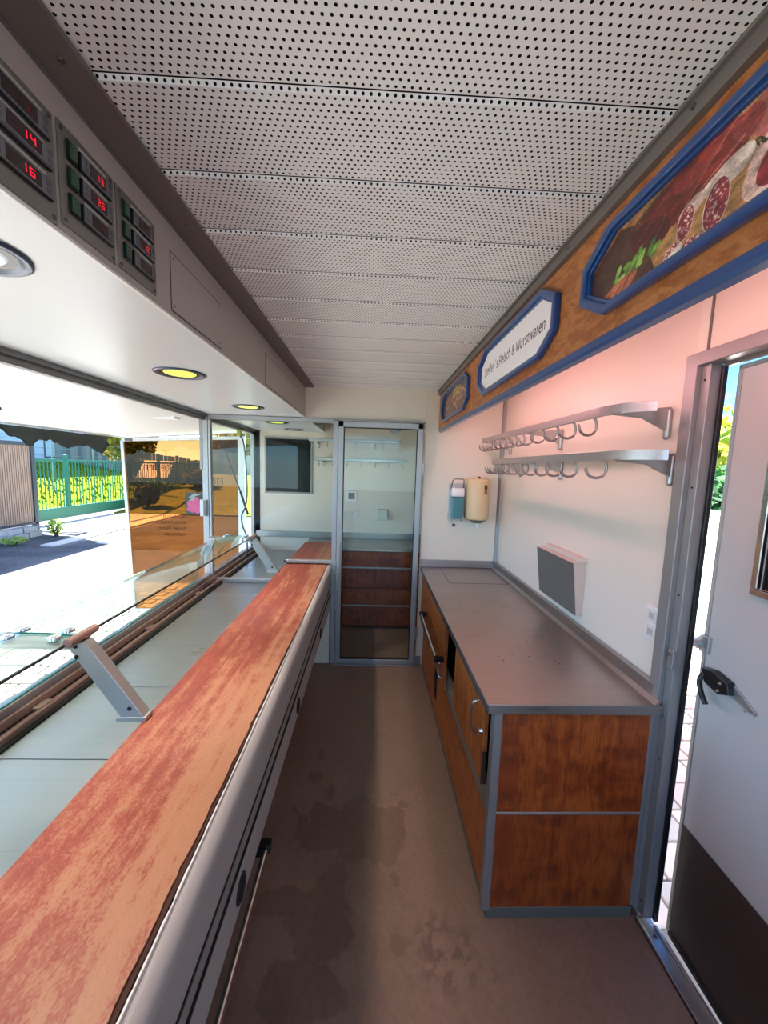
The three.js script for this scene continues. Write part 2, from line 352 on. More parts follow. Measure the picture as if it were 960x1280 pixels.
// ------------------------------------------------------------------ side door, ajar
{
  const f = structGroup('trim_4', 'grey aluminium frame of the side door');
  mesh('frame_post', [box(0.995, 1.052, 0.03, 1.985, -1.245, -1.2, 0.003), box(1.012, 1.056, 0.03, 1.955, -1.2, -1.168, 0.003)], std(0x9a9694, 0.42, 0.55), f);
  mesh('seal', box(1.044, 1.06, 0.03, 1.94, -1.169, -1.158, 0.003), M.black, f);
  mesh('frame_head', [box(0.995, 1.052, 1.945, 1.985, -1.2, DOOR_Z1, 0.003), box(1.045, 1.06, 1.935, 1.947, -1.16, DOOR_Z1, 0.002)], std(0x9a9694, 0.42, 0.55), f);
  mesh('frame_post', box(0.995, 1.052, 0.03, 1.945, DOOR_Z1, DOOR_Z1 + 0.03, 0.003), std(0x9a9694, 0.42, 0.55), f);
  for (const y of [0.085, 0.64, 1.22, 1.57, 1.9]) mesh('screw', cyl(V(1.013, y, -1.184), V(1.0105, y, -1.184), 0.004, 0.003, 8), M.dark, f);
  const t = structGroup('trim_5', 'ribbed aluminium door threshold');
  mesh('threshold_plate', [box(1.0, 1.058, 0, 0.01, -1.19, DOOR_Z1, 0.002), box(1.0, 1.008, 0, 0.016, -1.19, DOOR_Z1, 0.002), box(1.046, 1.058, 0, 0.02, -1.16, DOOR_Z1, 0.002)], M.alu, t);
  mesh('screw', cyl(V(1.03, 0.01, -1.13), V(1.03, 0.013, -1.13), 0.007, 0.006, 10), M.screw, t);
}
{
  // leaf built along z from its hinge side, then swung out about the hinge
  const d = new THREE.Group(); d.name = 'door_2'; d.userData = { kind: 'structure', label: 'white side door standing ajar with a brown kick panel' }; scene.add(d);
  d.position.set(1.062, 0, DOOR_Z1); d.rotation.y = -0.034;
  const L = 0.795, x = 0, W = 0.032;                                // leaf runs from z = 0 to -L, inner face at x = 0
  const P = (n, g, m, p = d) => { const o = new THREE.Mesh(Array.isArray(g) ? merge(g) : g, m); o.name = n; o.castShadow = o.receiveShadow = true; p.add(o); return o; };
  const wz0 = -0.64, wz1 = -0.2, wy0 = 1.3, wy1 = 1.78;
  P('leaf', [box(x, W, 0.02, wy0, -L + 0.012, 0, 0), box(x, W, wy1, 1.93, -L + 0.012, 0, 0), box(x, W, wy0, wy1, -L + 0.012, wz0, 0), box(x, W, wy0, wy1, wz1, 0, 0)], std(0xb8b0ab, 0.42));
  P('edge_profile', [box(x - 0.003, W + 0.002, 0.015, 1.94, -L, -L + 0.014, 0.002), box(x - 0.003, W + 0.002, 1.926, 1.94, -L, 0, 0.002), box(x - 0.003, W + 0.002, 0.012, 0.03, -L, 0, 0.002)], M.aluDull);
  P('kick_panel', box(x - 0.004, x, 0.03, 0.435, -L + 0.014, 0, 0.001), std(0x3b2b26, 0.5));
  P('bottom_seal', box(x - 0.012, x - 0.003, 0.014, 0.03, -L + 0.02, 0, 0.002), M.rubber);
  const wf = P('window_frame', [box(x - 0.012, x + 0.002, wy0 - 0.02, wy0, wz0 - 0.02, wz1 + 0.02, 0.003), box(x - 0.012, x + 0.002, wy1, wy1 + 0.02, wz0 - 0.02, wz1 + 0.02, 0.003), box(x - 0.012, x + 0.002, wy0, wy1, wz0 - 0.02, wz0, 0.003), box(x - 0.012, x + 0.002, wy0, wy1, wz1, wz1 + 0.02, 0.003)], M.chrome);
  P('dark_pane', box(x + 0.004, x + 0.01, wy0, wy1, wz0, wz1, 0), new THREE.MeshPhysicalMaterial({ color: 0x050607, roughness: 0.05 }), wf);
  // cam lock
  const y = 0.985, z = -L + 0.05;
  const lk = P('lock', [prism([[z - 0.02, y + 0.02], [z + 0.02, y + 0.03], [z + 0.075, y + 0.02], [z + 0.085, y - 0.012], [z + 0.05, y - 0.03], [z + 0.0, y - 0.02]], 'x', x - 0.028, x - 0.001, 0.003)], M.black);
  P('lock_blade', prism([[z + 0.07, y + 0.018], [z + 0.14, y - 0.02], [z + 0.15, y - 0.026], [z + 0.148, y - 0.034], [z + 0.07, y - 0.022]], 'x', x - 0.008, x - 0.001, 0.001), M.alu, lk);
  P('lock_lever', tube([[x - 0.02, y + 0.01, z - 0.01], [x - 0.035, y - 0.02, z - 0.008], [x - 0.04, y - 0.05, z + 0.01], [x - 0.04, y - 0.075, z + 0.03]], 0.0075, 20, 8), M.black, lk);
  for (const [zz, yy] of [[z + 0.055, y + 0.008], [z + 0.05, y - 0.018], [z + 0.14, y - 0.024]]) P('screw', cyl(V(x - 0.028, yy, zz), V(x - 0.032, yy, zz), 0.004, 0.003, 8), M.alu, lk);
  P('striker', [box(x - 0.012, x + 0.004, 1.045, 1.1, -L - 0.004, -L + 0.03, 0.003), cyl(V(x - 0.02, 1.06, -L - 0.014), V(x + 0.015, 1.085, -L - 0.014), 0.016, 0.012, 12)], M.alu);
}
{
  const k = thing('strike_plate', 'bright metal strike block screwed to the side door frame', 'strike plate', [1.02, 0.97, -1.17]);
  mesh('block', [box(1.004, 1.016, 0.97, 1.035, -1.192, -1.168, 0.003)], M.alu, k);
  mesh('screw', cyl(V(1.004, 1.018, -1.182), V(1.001, 1.018, -1.182), 0.005, 0.004, 10), M.screw, k);
}

// ------------------------------------------------------------------ serving counter on the left
{
  const red = rgb(148, 66, 44), tan = rgb(176, 120, 84), deep = rgb(118, 48, 34);
  const Z0 = -3.0, ZL = 3.6;
  const tex = dataTex(448, 2048, (u, v) => {
    const x = u * 0.36, z = Z0 + v * ZL;
    const streak = fbm(x * 55, z * 3.2, 7, 4), blotch = fbm(x * 45, z * 26, 13, 4), fine = fbm(x * 380, z * 260, 19, 2), big = fbm(x * 7, z * 1.6, 29, 3);
    const near = sstep(-2.2, -0.6, z);
    let k = 0.42 * streak + 0.26 * blotch + 0.3 * big + (fine - 0.5) * 0.3;
    k += (0.5 - u) * 0.16 - near * 0.07 + (1 - near) * 0.06;
    let c = mix3(tan, red, sstep(0.36, 0.6, k));
    c = mix3(c, deep, sstep(0.56, 0.7, k) * 0.6 * sstep(0.3, 0.6, fine));
    c = mix3(c, tan, sstep(0.93, 0.975, u + (blotch - 0.5) * 0.1) * near * 0.9);                       // the worn, bare margin
    const scr = sstep(0.62, 0.72, fbm(x * 130, z * 9, 41, 2)) * sstep(0.5, 0.64, fbm(x * 9, z * 3, 47, 3));   // pale scratches
    c = mix3(c, rgb(206, 158, 118), scr * 0.5);
    return c.map((q) => q * (0.95 + 0.1 * fine));
  });
  tex.repeat.set(1 / 0.36, 1 / ZL); tex.offset.set(0.66 / 0.36, -Z0 / ZL); tex.wrapS = tex.wrapT = THREE.ClampToEdgeWrapping;
  const lam = std(0xffffff, 0.5, 0, { map: tex, bumpMap: fineNoise, bumpScale: 0.00015 });
  const top = thing('serving_counter_board', 'long narrow counter top in worn orange wood laminate with chipped edge', 'countertop', [-0.5, 0.8, -1.2]);
  mesh('core', box(CTR_L + 0.004, -0.335, 0.803, 0.826, BACK + 0.02, NEAR - 0.02, 0), std(0x4a2a20, 0.8), top);
  // laminate sheet with the ragged edge
  const pts = [[CTR_L, NEAR - 0.02], [CTR_L, BACK + 0.022]];
  for (let z = BACK + 0.022; z <= NEAR - 0.02; z += 0.008) {
    const chip = sstep(-1.95, -1.3, z) * 0.007 + sstep(-1.1, -0.6, z) * 0.004, rag = (fbm(z * 26, 3, 61, 3) - 0.45) * 0.007 * sstep(-2.1, -1.4, z) + (vnoise(z * 140, 1, 66) - 0.5) * 0.0016;
    pts.push([-0.3315 - chip - Math.max(0, rag) - (rag < 0 ? rag * 0.2 : 0), z]);
  }
  mesh('laminate_sheet', prism(pts, 'y', 0.826, 0.8305), lam, top);
  // rounded pvc edge, its lip torn along the near part
  const prof = [[-0.329, 0.826]];
  const ed = []; for (let a = 90; a >= -10; a -= 10) ed.push([-0.318 + 0.024 * Math.cos(a * Math.PI / 180), 0.806 + 0.024 * Math.sin(a * Math.PI / 180)]);
  prof.push(...ed, [-0.295, 0.79], [-0.33, 0.79]);
  mesh('edge_profile', prism(prof, 'z', BACK + 0.02, NEAR - 0.02), std(0xa9a3a0, 0.45), top);
  const lip = [[-0.3245, NEAR - 0.02], [-0.3245, -1.9]];
  for (let z = -1.9; z <= NEAR - 0.02; z += 0.006) lip.unshift([-0.3265 - 0.004 * fbm(z * 40, 9, 71, 3) * sstep(-1.9, -1.2, z) - 0.001, z]);
  mesh('torn_lip', prism(lip, 'y', 0.827, 0.8315), std(0xe2ddd8, 0.5), top);
  const rear = thing('serving_counter_board', 'short brown wood counter top continuing behind the glazed partition', 'countertop', [-0.5, 0.8, -3.5]);
  mesh('laminate_sheet', box(CTR_L, CTR_R, 0.8, 0.83, FAR + 0.3, BACK - 0.022, 0.002), std(0xffffff, 0.5, 0, { map: tex }), rear);
  mesh('edge_profile', box(CTR_R, CTR_R + 0.02, 0.795, 0.829, FAR + 0.3, BACK - 0.022, 0.006), std(0xa9a3a0, 0.45), rear);

  const face = std(0xa09a97, 0.5), c = thing('counter_cabinet', 'long grey counter front with finger holes and a bar handle beneath', 'cabinet', [-0.45, 0, -1.0]);
  const zb = BACK + 0.03, zn = NEAR - 0.02;
  mesh('body', box(-0.64, -0.312, 0.499, 0.79, zb, zn, 0), std(0x8d8782, 0.6), c);
  mesh('upper_face', box(-0.313, -0.3, 0.672, 0.789, zb, zn, 0.003), face, c);
  mesh('recessed_strip', box(-0.313, -0.305, 0.604, 0.664, zb, zn, 0.002), std(0x8d8782, 0.5), c);
  mesh('lower_face', box(-0.313, -0.298, 0.498, 0.602, zb, zn, 0.003), face, c);
  mesh('gasket', box(-0.312, -0.2985, 0.6635, 0.6725, zb, zn, 0), M.rubber, c);
  mesh('gasket', box(-0.312, -0.299, 0.6015, 0.6045, zb, zn, 0), M.rubber, c);
  mesh('underside', box(-0.5, -0.302, 0.488, 0.498, zb, zn, 0), std(0x8d8782, 0.6), c);
  mesh('lower_front', box(-0.56, -0.46, 0.0, 0.488, zb, zn, 0), std(0x857d78, 0.6), c);
  for (const z of [-2.35, -1.6, -0.856, -0.1]) {
    const r = mesh('finger_hole', (() => { const g = new THREE.TorusGeometry(0.029, 0.0045, 8, 28); g.rotateY(Math.PI / 2); g.translate(-0.298, 0.548, z); return g.toNonIndexed(); })(), M.rubber, c);
    mesh('hole_cup', cyl(V(-0.303, 0.548, z), V(-0.2975, 0.548, z), 0.028, 0.028, 24), M.dark, r);
  }
  const h = mesh('bar_handle', cyl(V(-0.298, 0.405, -1.08), V(-0.298, 0.4, -0.1), 0.009, 0.009, 14), M.chrome, c);
  for (const z of [-1.085, -0.1]) mesh('handle_bracket', [box(-0.46, -0.295, 0.385, 0.415, z - 0.02, z + 0.012, 0.004), box(-0.32, -0.284, 0.39, 0.42, z - 0.024, z + 0.004, 0.004)], M.black, h);
}
// display well: loose steel plates
{
  const zs = [0.85, 0.45, 0.06, -0.34, -0.73, -1.13, -1.53, -1.95, -2.34, -2.71, -2.975];
  for (let i = 0; i + 1 < zs.length; i++) single('display_plate', box(-1.14, CTR_L - 0.004, 0.662, 0.67, zs[i + 1] + 0.0015, zs[i] - 0.0015, 0.002), M.steel, 'loose flat stainless steel plate in the display well beside the worn counter top', 'steel plate', 'display plates beside the counter');
  for (const [a, b] of [[-3.03, -3.42], [-3.42, -3.8], [-3.8, -4.19]]) single('display_plate', box(-1.14, CTR_L - 0.004, 0.662, 0.67, b + 0.0015, a - 0.0015, 0.002), M.steel, 'loose flat stainless steel plate in the display well behind the glazed partition', 'steel plate', 'display plates behind the partition');
  single('display_well', box(-1.262, -0.645, 0.6, 0.655, FAR, NEAR - 0.5, 0), std(0x35322f, 0.6), 'dark insulated well carrying the steel display plates', 'display well');
  const s = thing('hatch_sill', 'bronze and grey ribbed metal sill of the serving hatch', 'sill', [-1.2, 0.655, -1.5]);
  const z0 = FAR + 0.01, z1 = NEAR - 0.5;
  mesh('brush_seal', box(-1.162, -1.142, 0.655, 0.676, z0, z1, 0), M.dark, s);
  mesh('lower_track', [box(-1.198, -1.164, 0.655, 0.688, z0, z1, 0.004), cyl(V(-1.172, 0.69, z0), V(-1.172, 0.69, z1), 0.009, 0.009, 12)], M.bronzeRail, s);
  mesh('track_slot', box(-1.206, -1.198, 0.655, 0.69, z0, z1, 0), M.black, s);
  mesh('upper_track', [box(-1.228, -1.205, 0.655, 0.712, z0, z1, 0.004), cyl(V(-1.212, 0.714, z0), V(-1.212, 0.714, z1), 0.007, 0.007, 12)], M.bronzeRail, s);
  mesh('outer_rail', [box(-1.275, -1.232, 0.655, 0.742, z0, z1, 0.005)], std(0x9c9292, 0.38, 0.45), s);
  for (const z of [-1.36, -2.05, -2.62]) mesh('clip', box(-1.2, -1.17, 0.69, 0.703, z - 0.03, z + 0.03, 0.003), M.bronzeRail, s);
}
// curved glass guards on brackets
const guardLine = new THREE.CatmullRomCurve3([V(-0.842, 1.081, 0), V(-0.95, 1.089, 0), V(-1.05, 1.083, 0), V(-1.12, 1.052, 0), V(-1.17, 1.0, 0), V(-1.205, 0.92, 0), V(-1.227, 0.84, 0), V(-1.245, 0.746, 0)]);
function guard(za, zb, label) {
  const t = thing('glass_guard', label, 'glass guard', [-1.1, 0.745, (za + zb) / 2]);
  const P = guardLine.getPoints(36), T = 0.006, outer = [], inner = [];
  P.forEach((p, i) => { const a = P[Math.max(0, i - 1)], b = P[Math.min(P.length - 1, i + 1)], d = b.clone().sub(a).normalize(); outer.push([p.x + d.y * T / 2, p.y - d.x * T / 2]); inner.push([p.x - d.y * T / 2, p.y + d.x * T / 2]); });
  const skin = (ls) => { const pos = []; for (let i = 0; i + 1 < ls.length; i++) { const [a, b] = [ls[i], ls[i + 1]]; pos.push(a[0], a[1], za, b[0], b[1], za, a[0], a[1], zb, a[0], a[1], zb, b[0], b[1], za, b[0], b[1], zb); } const g = new THREE.BufferGeometry(); g.setAttribute('position', new THREE.Float32BufferAttribute(pos, 3)); g.computeVertexNormals(); return boxUV(g); };
  mesh('curved_pane', toCreasedNormals(merge([skin(outer), skin(inner.slice().reverse())]), 0.6), M.glass, t);
  const lp = outer.concat(inner.slice().reverse());
  for (const z of [za, zb]) mesh('end_edge', prism(lp, 'z', z - 0.0008, z + 0.0008), M.glassEdge, t);
  mesh('rear_edge', box(-0.845, -0.8395, 1.0775, 1.0845, Math.min(za, zb), Math.max(za, zb), 0), std(0x14211f, 0.3), t);
  mesh('foot_edge', box(-1.249, -1.24, 0.742, 0.7475, Math.min(za, zb), Math.max(za, zb), 0), M.glassEdge, t);
}
guard(-1.105, -2.74, 'long curved glass guard pane running back to the glazed partition');
guard(0.75, -1.095, 'curved glass guard pane over the front part of the display');
function guardBracket(z, label) {
  const b = thing('guard_bracket', label, 'bracket', [-0.69, 0.83, z], 'brackets holding the glass guards');
  mesh('foot', box(-0.735, -0.648, 0.8305, 0.846, z - 0.02, z + 0.02, 0.003), M.alu, b);
  const leg = mesh('leg', prism([[-0.722, 0.845], [-0.655, 0.845], [-0.8, 1.058], [-0.815, 1.074], [-0.872, 1.074]], 'z', z - 0.018, z + 0.018, 0.002), M.alu, b);
  for (const [x, y] of [[-0.84, 1.062], [-0.838, 1.03], [-0.695, 0.872]]) mesh('bolt_hole', cyl(V(x, y, z + 0.0175), V(x, y, z + 0.019), 0.0065, 0.0065, 12), M.dark, leg);
  const arm = mesh('arm', [box(-1.14, -0.835, 1.066, 1.076, z - 0.045, z + 0.045, 0.003), box(-1.08, -0.86, 1.046, 1.067, z - 0.006, z + 0.006, 0.002)], M.alu, b);
  for (const dz of [-0.026, 0.026]) for (const x of [-0.89, -1.02]) mesh('clamp_disc', [cyl(V(x, 1.088, z + dz), V(x, 1.0955, z + dz), 0.017, 0.0155, 20), cyl(V(x, 1.0955, z + dz), V(x, 1.097, z + dz), 0.008, 0.007, 12)], M.chrome, arm);
  mesh('hinge_pin', cyl(V(-0.833, 1.088, z - 0.055), V(-0.833, 1.088, z + 0.055), 0.0125, 0.0125, 16), M.bronzeRail, b);
}
guardBracket(-1.1, 'angled aluminium bracket with four clamp discs between two glass panes');
guardBracket(-2.73, 'angled aluminium bracket at the partition end of the glass guard');
guardBracket(0.2, 'angled aluminium bracket under the front glass guard pane');

// ------------------------------------------------------------------ work cabinet on the right
const cherryA = cherry(100, rgb(172, 82, 22), rgb(136, 54, 12)), cherryB = cherry(140, rgb(160, 72, 20), rgb(126, 48, 12));
const woodA = std(0xffffff, 0.42, 0, { map: cherryA }), woodB = std(0xffffff, 0.42, 0, { map: cherryB });
const cherryL = cherry(180, rgb(186, 104, 42), rgb(156, 76, 26)), woodL = std(0xffffff, 0.42, 0, { map: cherryL });
{
  const t = thing('steel_worktop', 'brushed stainless steel worktop with raised rim along the wall', 'worktop', [0.7, 0.79, -2.1]);
  mesh('sheet', box(0.408, WALL - 0.002, 0.818, TOP_Y, BACK + 0.002, CAB_Z + 0.012, 0.003), M.steelTop, t);
  mesh('front_edge', [box(0.406, 0.414, 0.795, TOP_Y, BACK + 0.002, CAB_Z + 0.014, 0.003), box(0.406, WALL - 0.002, 0.795, TOP_Y, CAB_Z + 0.004, CAB_Z + 0.014, 0.003)], M.steel, t);
  mesh('wall_rim', [box(WALL - 0.026, WALL - 0.001, TOP_Y, 0.888, BACK + 0.002, CAB_Z - 0.02, 0.004), prism([[WALL - 0.04, TOP_Y], [WALL - 0.024, TOP_Y], [WALL - 0.024, TOP_Y + 0.016]], 'z', BACK + 0.03, CAB_Z + 0.01)], M.steel, t);
  mesh('end_rim', box(0.408, WALL - 0.026, TOP_Y, 0.888, BACK + 0.001, BACK + 0.024, 0.004), M.steel, t);
  mesh('cover_plate', box(0.56, 0.965, TOP_Y - 0.002, TOP_Y + 0.0006, -2.94, -2.56, 0), M.steelTop, t);
  mesh('plate_joint', [box(0.555, 0.558, TOP_Y - 0.002, TOP_Y + 0.0008, -2.94, -2.555, 0), box(0.967, 0.97, TOP_Y - 0.002, TOP_Y + 0.0008, -2.94, -2.555, 0), box(0.555, 0.97, TOP_Y - 0.002, TOP_Y + 0.0008, -2.559, -2.555, 0)], std(0x2c2a29, 0.6), t);
  const sp = []; for (let i = 0; i < 40; i++) { const x = rr(0.46, 0.95), z = rr(-2.5, -1.25), r = rr(0.0012, 0.004); const g = new THREE.CircleGeometry(r, 7); g.scale(1, rr(0.5, 1.6), 1); g.rotateX(-Math.PI / 2); g.rotateY(rr(0, 3)); g.translate(x, TOP_Y + 0.0006, z); sp.push(boxUV(g)); }
  const specks = mesh('specks', sp, std(0x3d3733, 0.7), t); specks.userData.kind = 'stuff';
}
{
  const c = thing('work_cabinet', 'cherry wood cabinet with aluminium corner strips under the steel worktop', 'cabinet', [0.72, 0, -2.1]);
  const dk = std(0x14110f, 0.8), z1 = CAB_Z, zb = BACK + 0.004;
  mesh('carcass', [box(0.47, 1.0, 0.0, 0.04, zb, z1 - 0.006, 0), box(0.47, 0.485, 0.04, 0.36, zb, z1 - 0.02, 0), box(0.98, 1.0, 0.04, 0.79, zb, z1 - 0.02, 0), box(0.47, 1.0, 0.04, 0.79, zb, zb + 0.012, 0), box(0.47, 1.0, 0.772, 0.79, zb, z1 - 0.02, 0), box(0.47, 1.0, 0.45, 0.462, zb, z1 - 0.02, 0), box(0.47, 1.0, 0.04, 0.79, -1.79, -1.775, 0)], dk, c);
  // end facing the door
  mesh('end_panel', box(0.465, 0.985, 0.421, 0.795, z1 - 0.018, z1, 0.002, 0.1, 0.05), woodA, c);
  mesh('end_panel', box(0.465, 0.985, 0.04, 0.413, z1 - 0.018, z1, 0.002, 0.7, 0.31), woodB, c);
  mesh('end_strip', box(0.465, 0.985, 0.412, 0.422, z1 - 0.01, z1 + 0.003, 0.002), M.alu, c);
  mesh('corner_strip', [box(0.438, 0.467, 0.03, 0.797, z1 - 0.012, z1 + 0.004, 0.004), box(0.436, 0.446, 0.03, 0.797, z1 - 0.03, z1 + 0.003, 0.003)], M.aluDull, c);
  mesh('corner_strip', box(0.98, 0.996, 0.05, 0.797, z1 - 0.012, z1 + 0.004, 0.004), M.aluDull, c);
  mesh('plinth', [box(0.455, 0.99, 0.0, 0.042, z1 - 0.01, z1 + 0.002, 0.002), box(0.452, 0.462, 0.0, 0.03, zb, z1, 0.001)], std(0x5e5a52, 0.5), c);
  // long side, facing the aisle
  mesh('lower_panel', box(0.455, 0.468, 0.03, 0.36, zb, z1 - 0.03, 0.002, 0, 0.2, true), woodL, c);
  mesh('grey_band', box(0.45, 0.468, 0.36, 0.47, zb, z1 - 0.03, 0.002), std(0x827d76, 0.5), c);
  const d1 = mesh('door', box(0.424, 0.442, 0.474, 0.785, -1.735, -1.262, 0.002, 0.4, 0.1), woodL, c);
  mesh('edge_band', box(0.4245, 0.4415, 0.474, 0.6, -1.2622, -1.2605, 0), std(0x3a2216, 0.7), d1);
  mesh('arc_handle', tube([[0.424, 0.752, -1.335], [0.404, 0.742, -1.335], [0.396, 0.7, -1.335], [0.398, 0.655, -1.335], [0.408, 0.622, -1.335], [0.424, 0.615, -1.335]], 0.0048, 32, 8), M.chrome, d1);
  mesh('lock_knob', [cyl(V(0.424, 0.668, -1.283), V(0.414, 0.668, -1.283), 0.013, 0.012, 18), cyl(V(0.414, 0.668, -1.283), V(0.412, 0.668, -1.283), 0.008, 0.008, 14)], M.chrome, d1);
  mesh('hinge', [box(0.43, 0.445, 0.755, 0.775, -1.795, -1.745, 0.003), cyl(V(0.428, 0.765, -1.765), V(0.424, 0.765, -1.765), 0.006, 0.006, 10)], M.chrome, c);
  const d2 = mesh('door', box(0.424, 0.442, 0.385, 0.785, -2.62, -1.985, 0.002, 1.4, 0.4), woodL, c);
  mesh('door_split', box(0.4232, 0.425, 0.59, 0.596, -2.62, -1.985, 0), dk, d2);
  const bh = mesh('bar_handle', cyl(V(0.385, 0.565, -2.66), V(0.385, 0.565, -1.995), 0.0115, 0.0115, 16), M.chrome, d2);
  for (const z of [-2.66, -2.0]) mesh('handle_bracket', [box(0.375, 0.426, 0.548, 0.58, z - 0.012, z + 0.012, 0.005), cyl(V(0.385, 0.565, z - 0.016), V(0.385, 0.565, z + 0.016), 0.015, 0.015, 14)], M.black, bh);
  mesh('small_pull', tube([[0.424, 0.52, -2.06], [0.41, 0.505, -2.06], [0.408, 0.47, -2.06], [0.412, 0.44, -2.05], [0.424, 0.432, -2.045]], 0.005, 24, 8), M.chrome, d2);
  mesh('door', box(0.428, 0.444, 0.385, 0.785, zb, -2.63, 0.002, 2.1, 0.1), woodL, c);
  mesh('vent_slot', box(0.453, 0.456, 0.12, 0.345, -2.4, -2.31, 0), M.dark, c);
}

// ------------------------------------------------------------------ sign board on the right with three framed signs
const octagon = (z0, z1, y0, y1, cz, cy) => [[z0 + cz, y0], [z1 - cz, y0], [z1, y0 + cy], [z1, y1 - cy], [z1 - cz, y1], [z0 + cz, y1], [z0, y1 - cy], [z0, y0 + cy]];
function ringX(out, inn, x0, x1, bevel) {
  const sh = new THREE.Shape(out.map((p) => new THREE.Vector2(...p))); sh.holes.push(new THREE.Path(inn.map((p) => new THREE.Vector2(...p))));
  const g = new THREE.ExtrudeGeometry(sh, { depth: x1 - x0 - 2 * bevel, bevelEnabled: true, bevelThickness: bevel, bevelSize: bevel, bevelOffset: -bevel, bevelSegments: 3 });
  g.translate(0, 0, x0 + bevel); g.applyMatrix4(new THREE.Matrix4().set(0, 0, 1, 0, 0, 1, 0, 0, 1, 0, 0, 0, 0, 0, 0, 1)); flip(g); return toCreasedNormals(boxUV(g), 0.5);
}
{
  const grain = dataTex(1024, 256, (u, v) => { const w = fbm(u * 9, v * 4, 301, 3), g = fbm(u * 46, v * 30 + w * 7, 305, 4), f = fbm(u * 240, v * 160, 309, 2); let c = mix3(rgb(188, 122, 70), rgb(160, 94, 48), sstep(0.35, 0.68, g)); return c.map((q) => q * (0.9 + 0.2 * f)); }, true, 1.4, 0.35);
  const b = thing('sign_board', 'long wood-look fascia board with blue lower moulding above the side wall', 'fascia board', [0.515, 1.89, -1.0]);
  mesh('board', box(0.5062, 0.522, 1.9115, 2.168, BACK + 0.002, NEAR - 0.02, 0.001), std(0xffffff, 0.5, 0, { map: grain }), b);
  mesh('blue_moulding', [prism([[0.5062, 1.895], [0.511, 1.888], [0.528, 1.886], [0.536, 1.892], [0.536, 1.911], [0.5062, 1.911]], 'z', BACK + 0.004, NEAR - 0.02)], M.blue, b);
}
function framedSign(name, z0, z1, y0, y1, mat, label, category, depth = 0.02) {
  const t = thing(name, label, category, [0.5, y0, (z0 + z1) / 2]), cz = 0.095, cy = 0.052, w = 0.02;
  mesh('frame', ringX(octagon(z0, z1, y0, y1, cz, cy), octagon(z0 + w, z1 - w, y0 + w * 0.9, y1 - w * 0.9, cz - w * 0.4, cy - w * 0.2), 0.506 - depth, 0.506, 0.005), M.blue, t);
  mesh('inner_moulding', ringX(octagon(z0 + w - 0.002, z1 - w + 0.002, y0 + w * 0.8, y1 - w * 0.8, cz - w * 0.35, cy - w * 0.15), octagon(z0 + w + 0.007, z1 - w - 0.007, y0 + w + 0.004, y1 - w - 0.004, cz - w * 0.5, cy - w * 0.3), 0.506 - depth * 0.6, 0.506, 0.002), M.blue, t);
  mesh('print', prism(octagon(z0 + 0.01, z1 - 0.01, y0 + 0.01, y1 - 0.01, cz, cy), 'x', 0.5015, 0.5055), mat, t);
}
const mapTo = (tex, z0, z1, y0, y1) => { tex.wrapS = tex.wrapT = THREE.ClampToEdgeWrapping; tex.repeat.set(1 / (z1 - z0), 1 / (y1 - y0)); tex.offset.set(-z0 / (z1 - z0), -y0 / (y1 - y0)); return tex; };
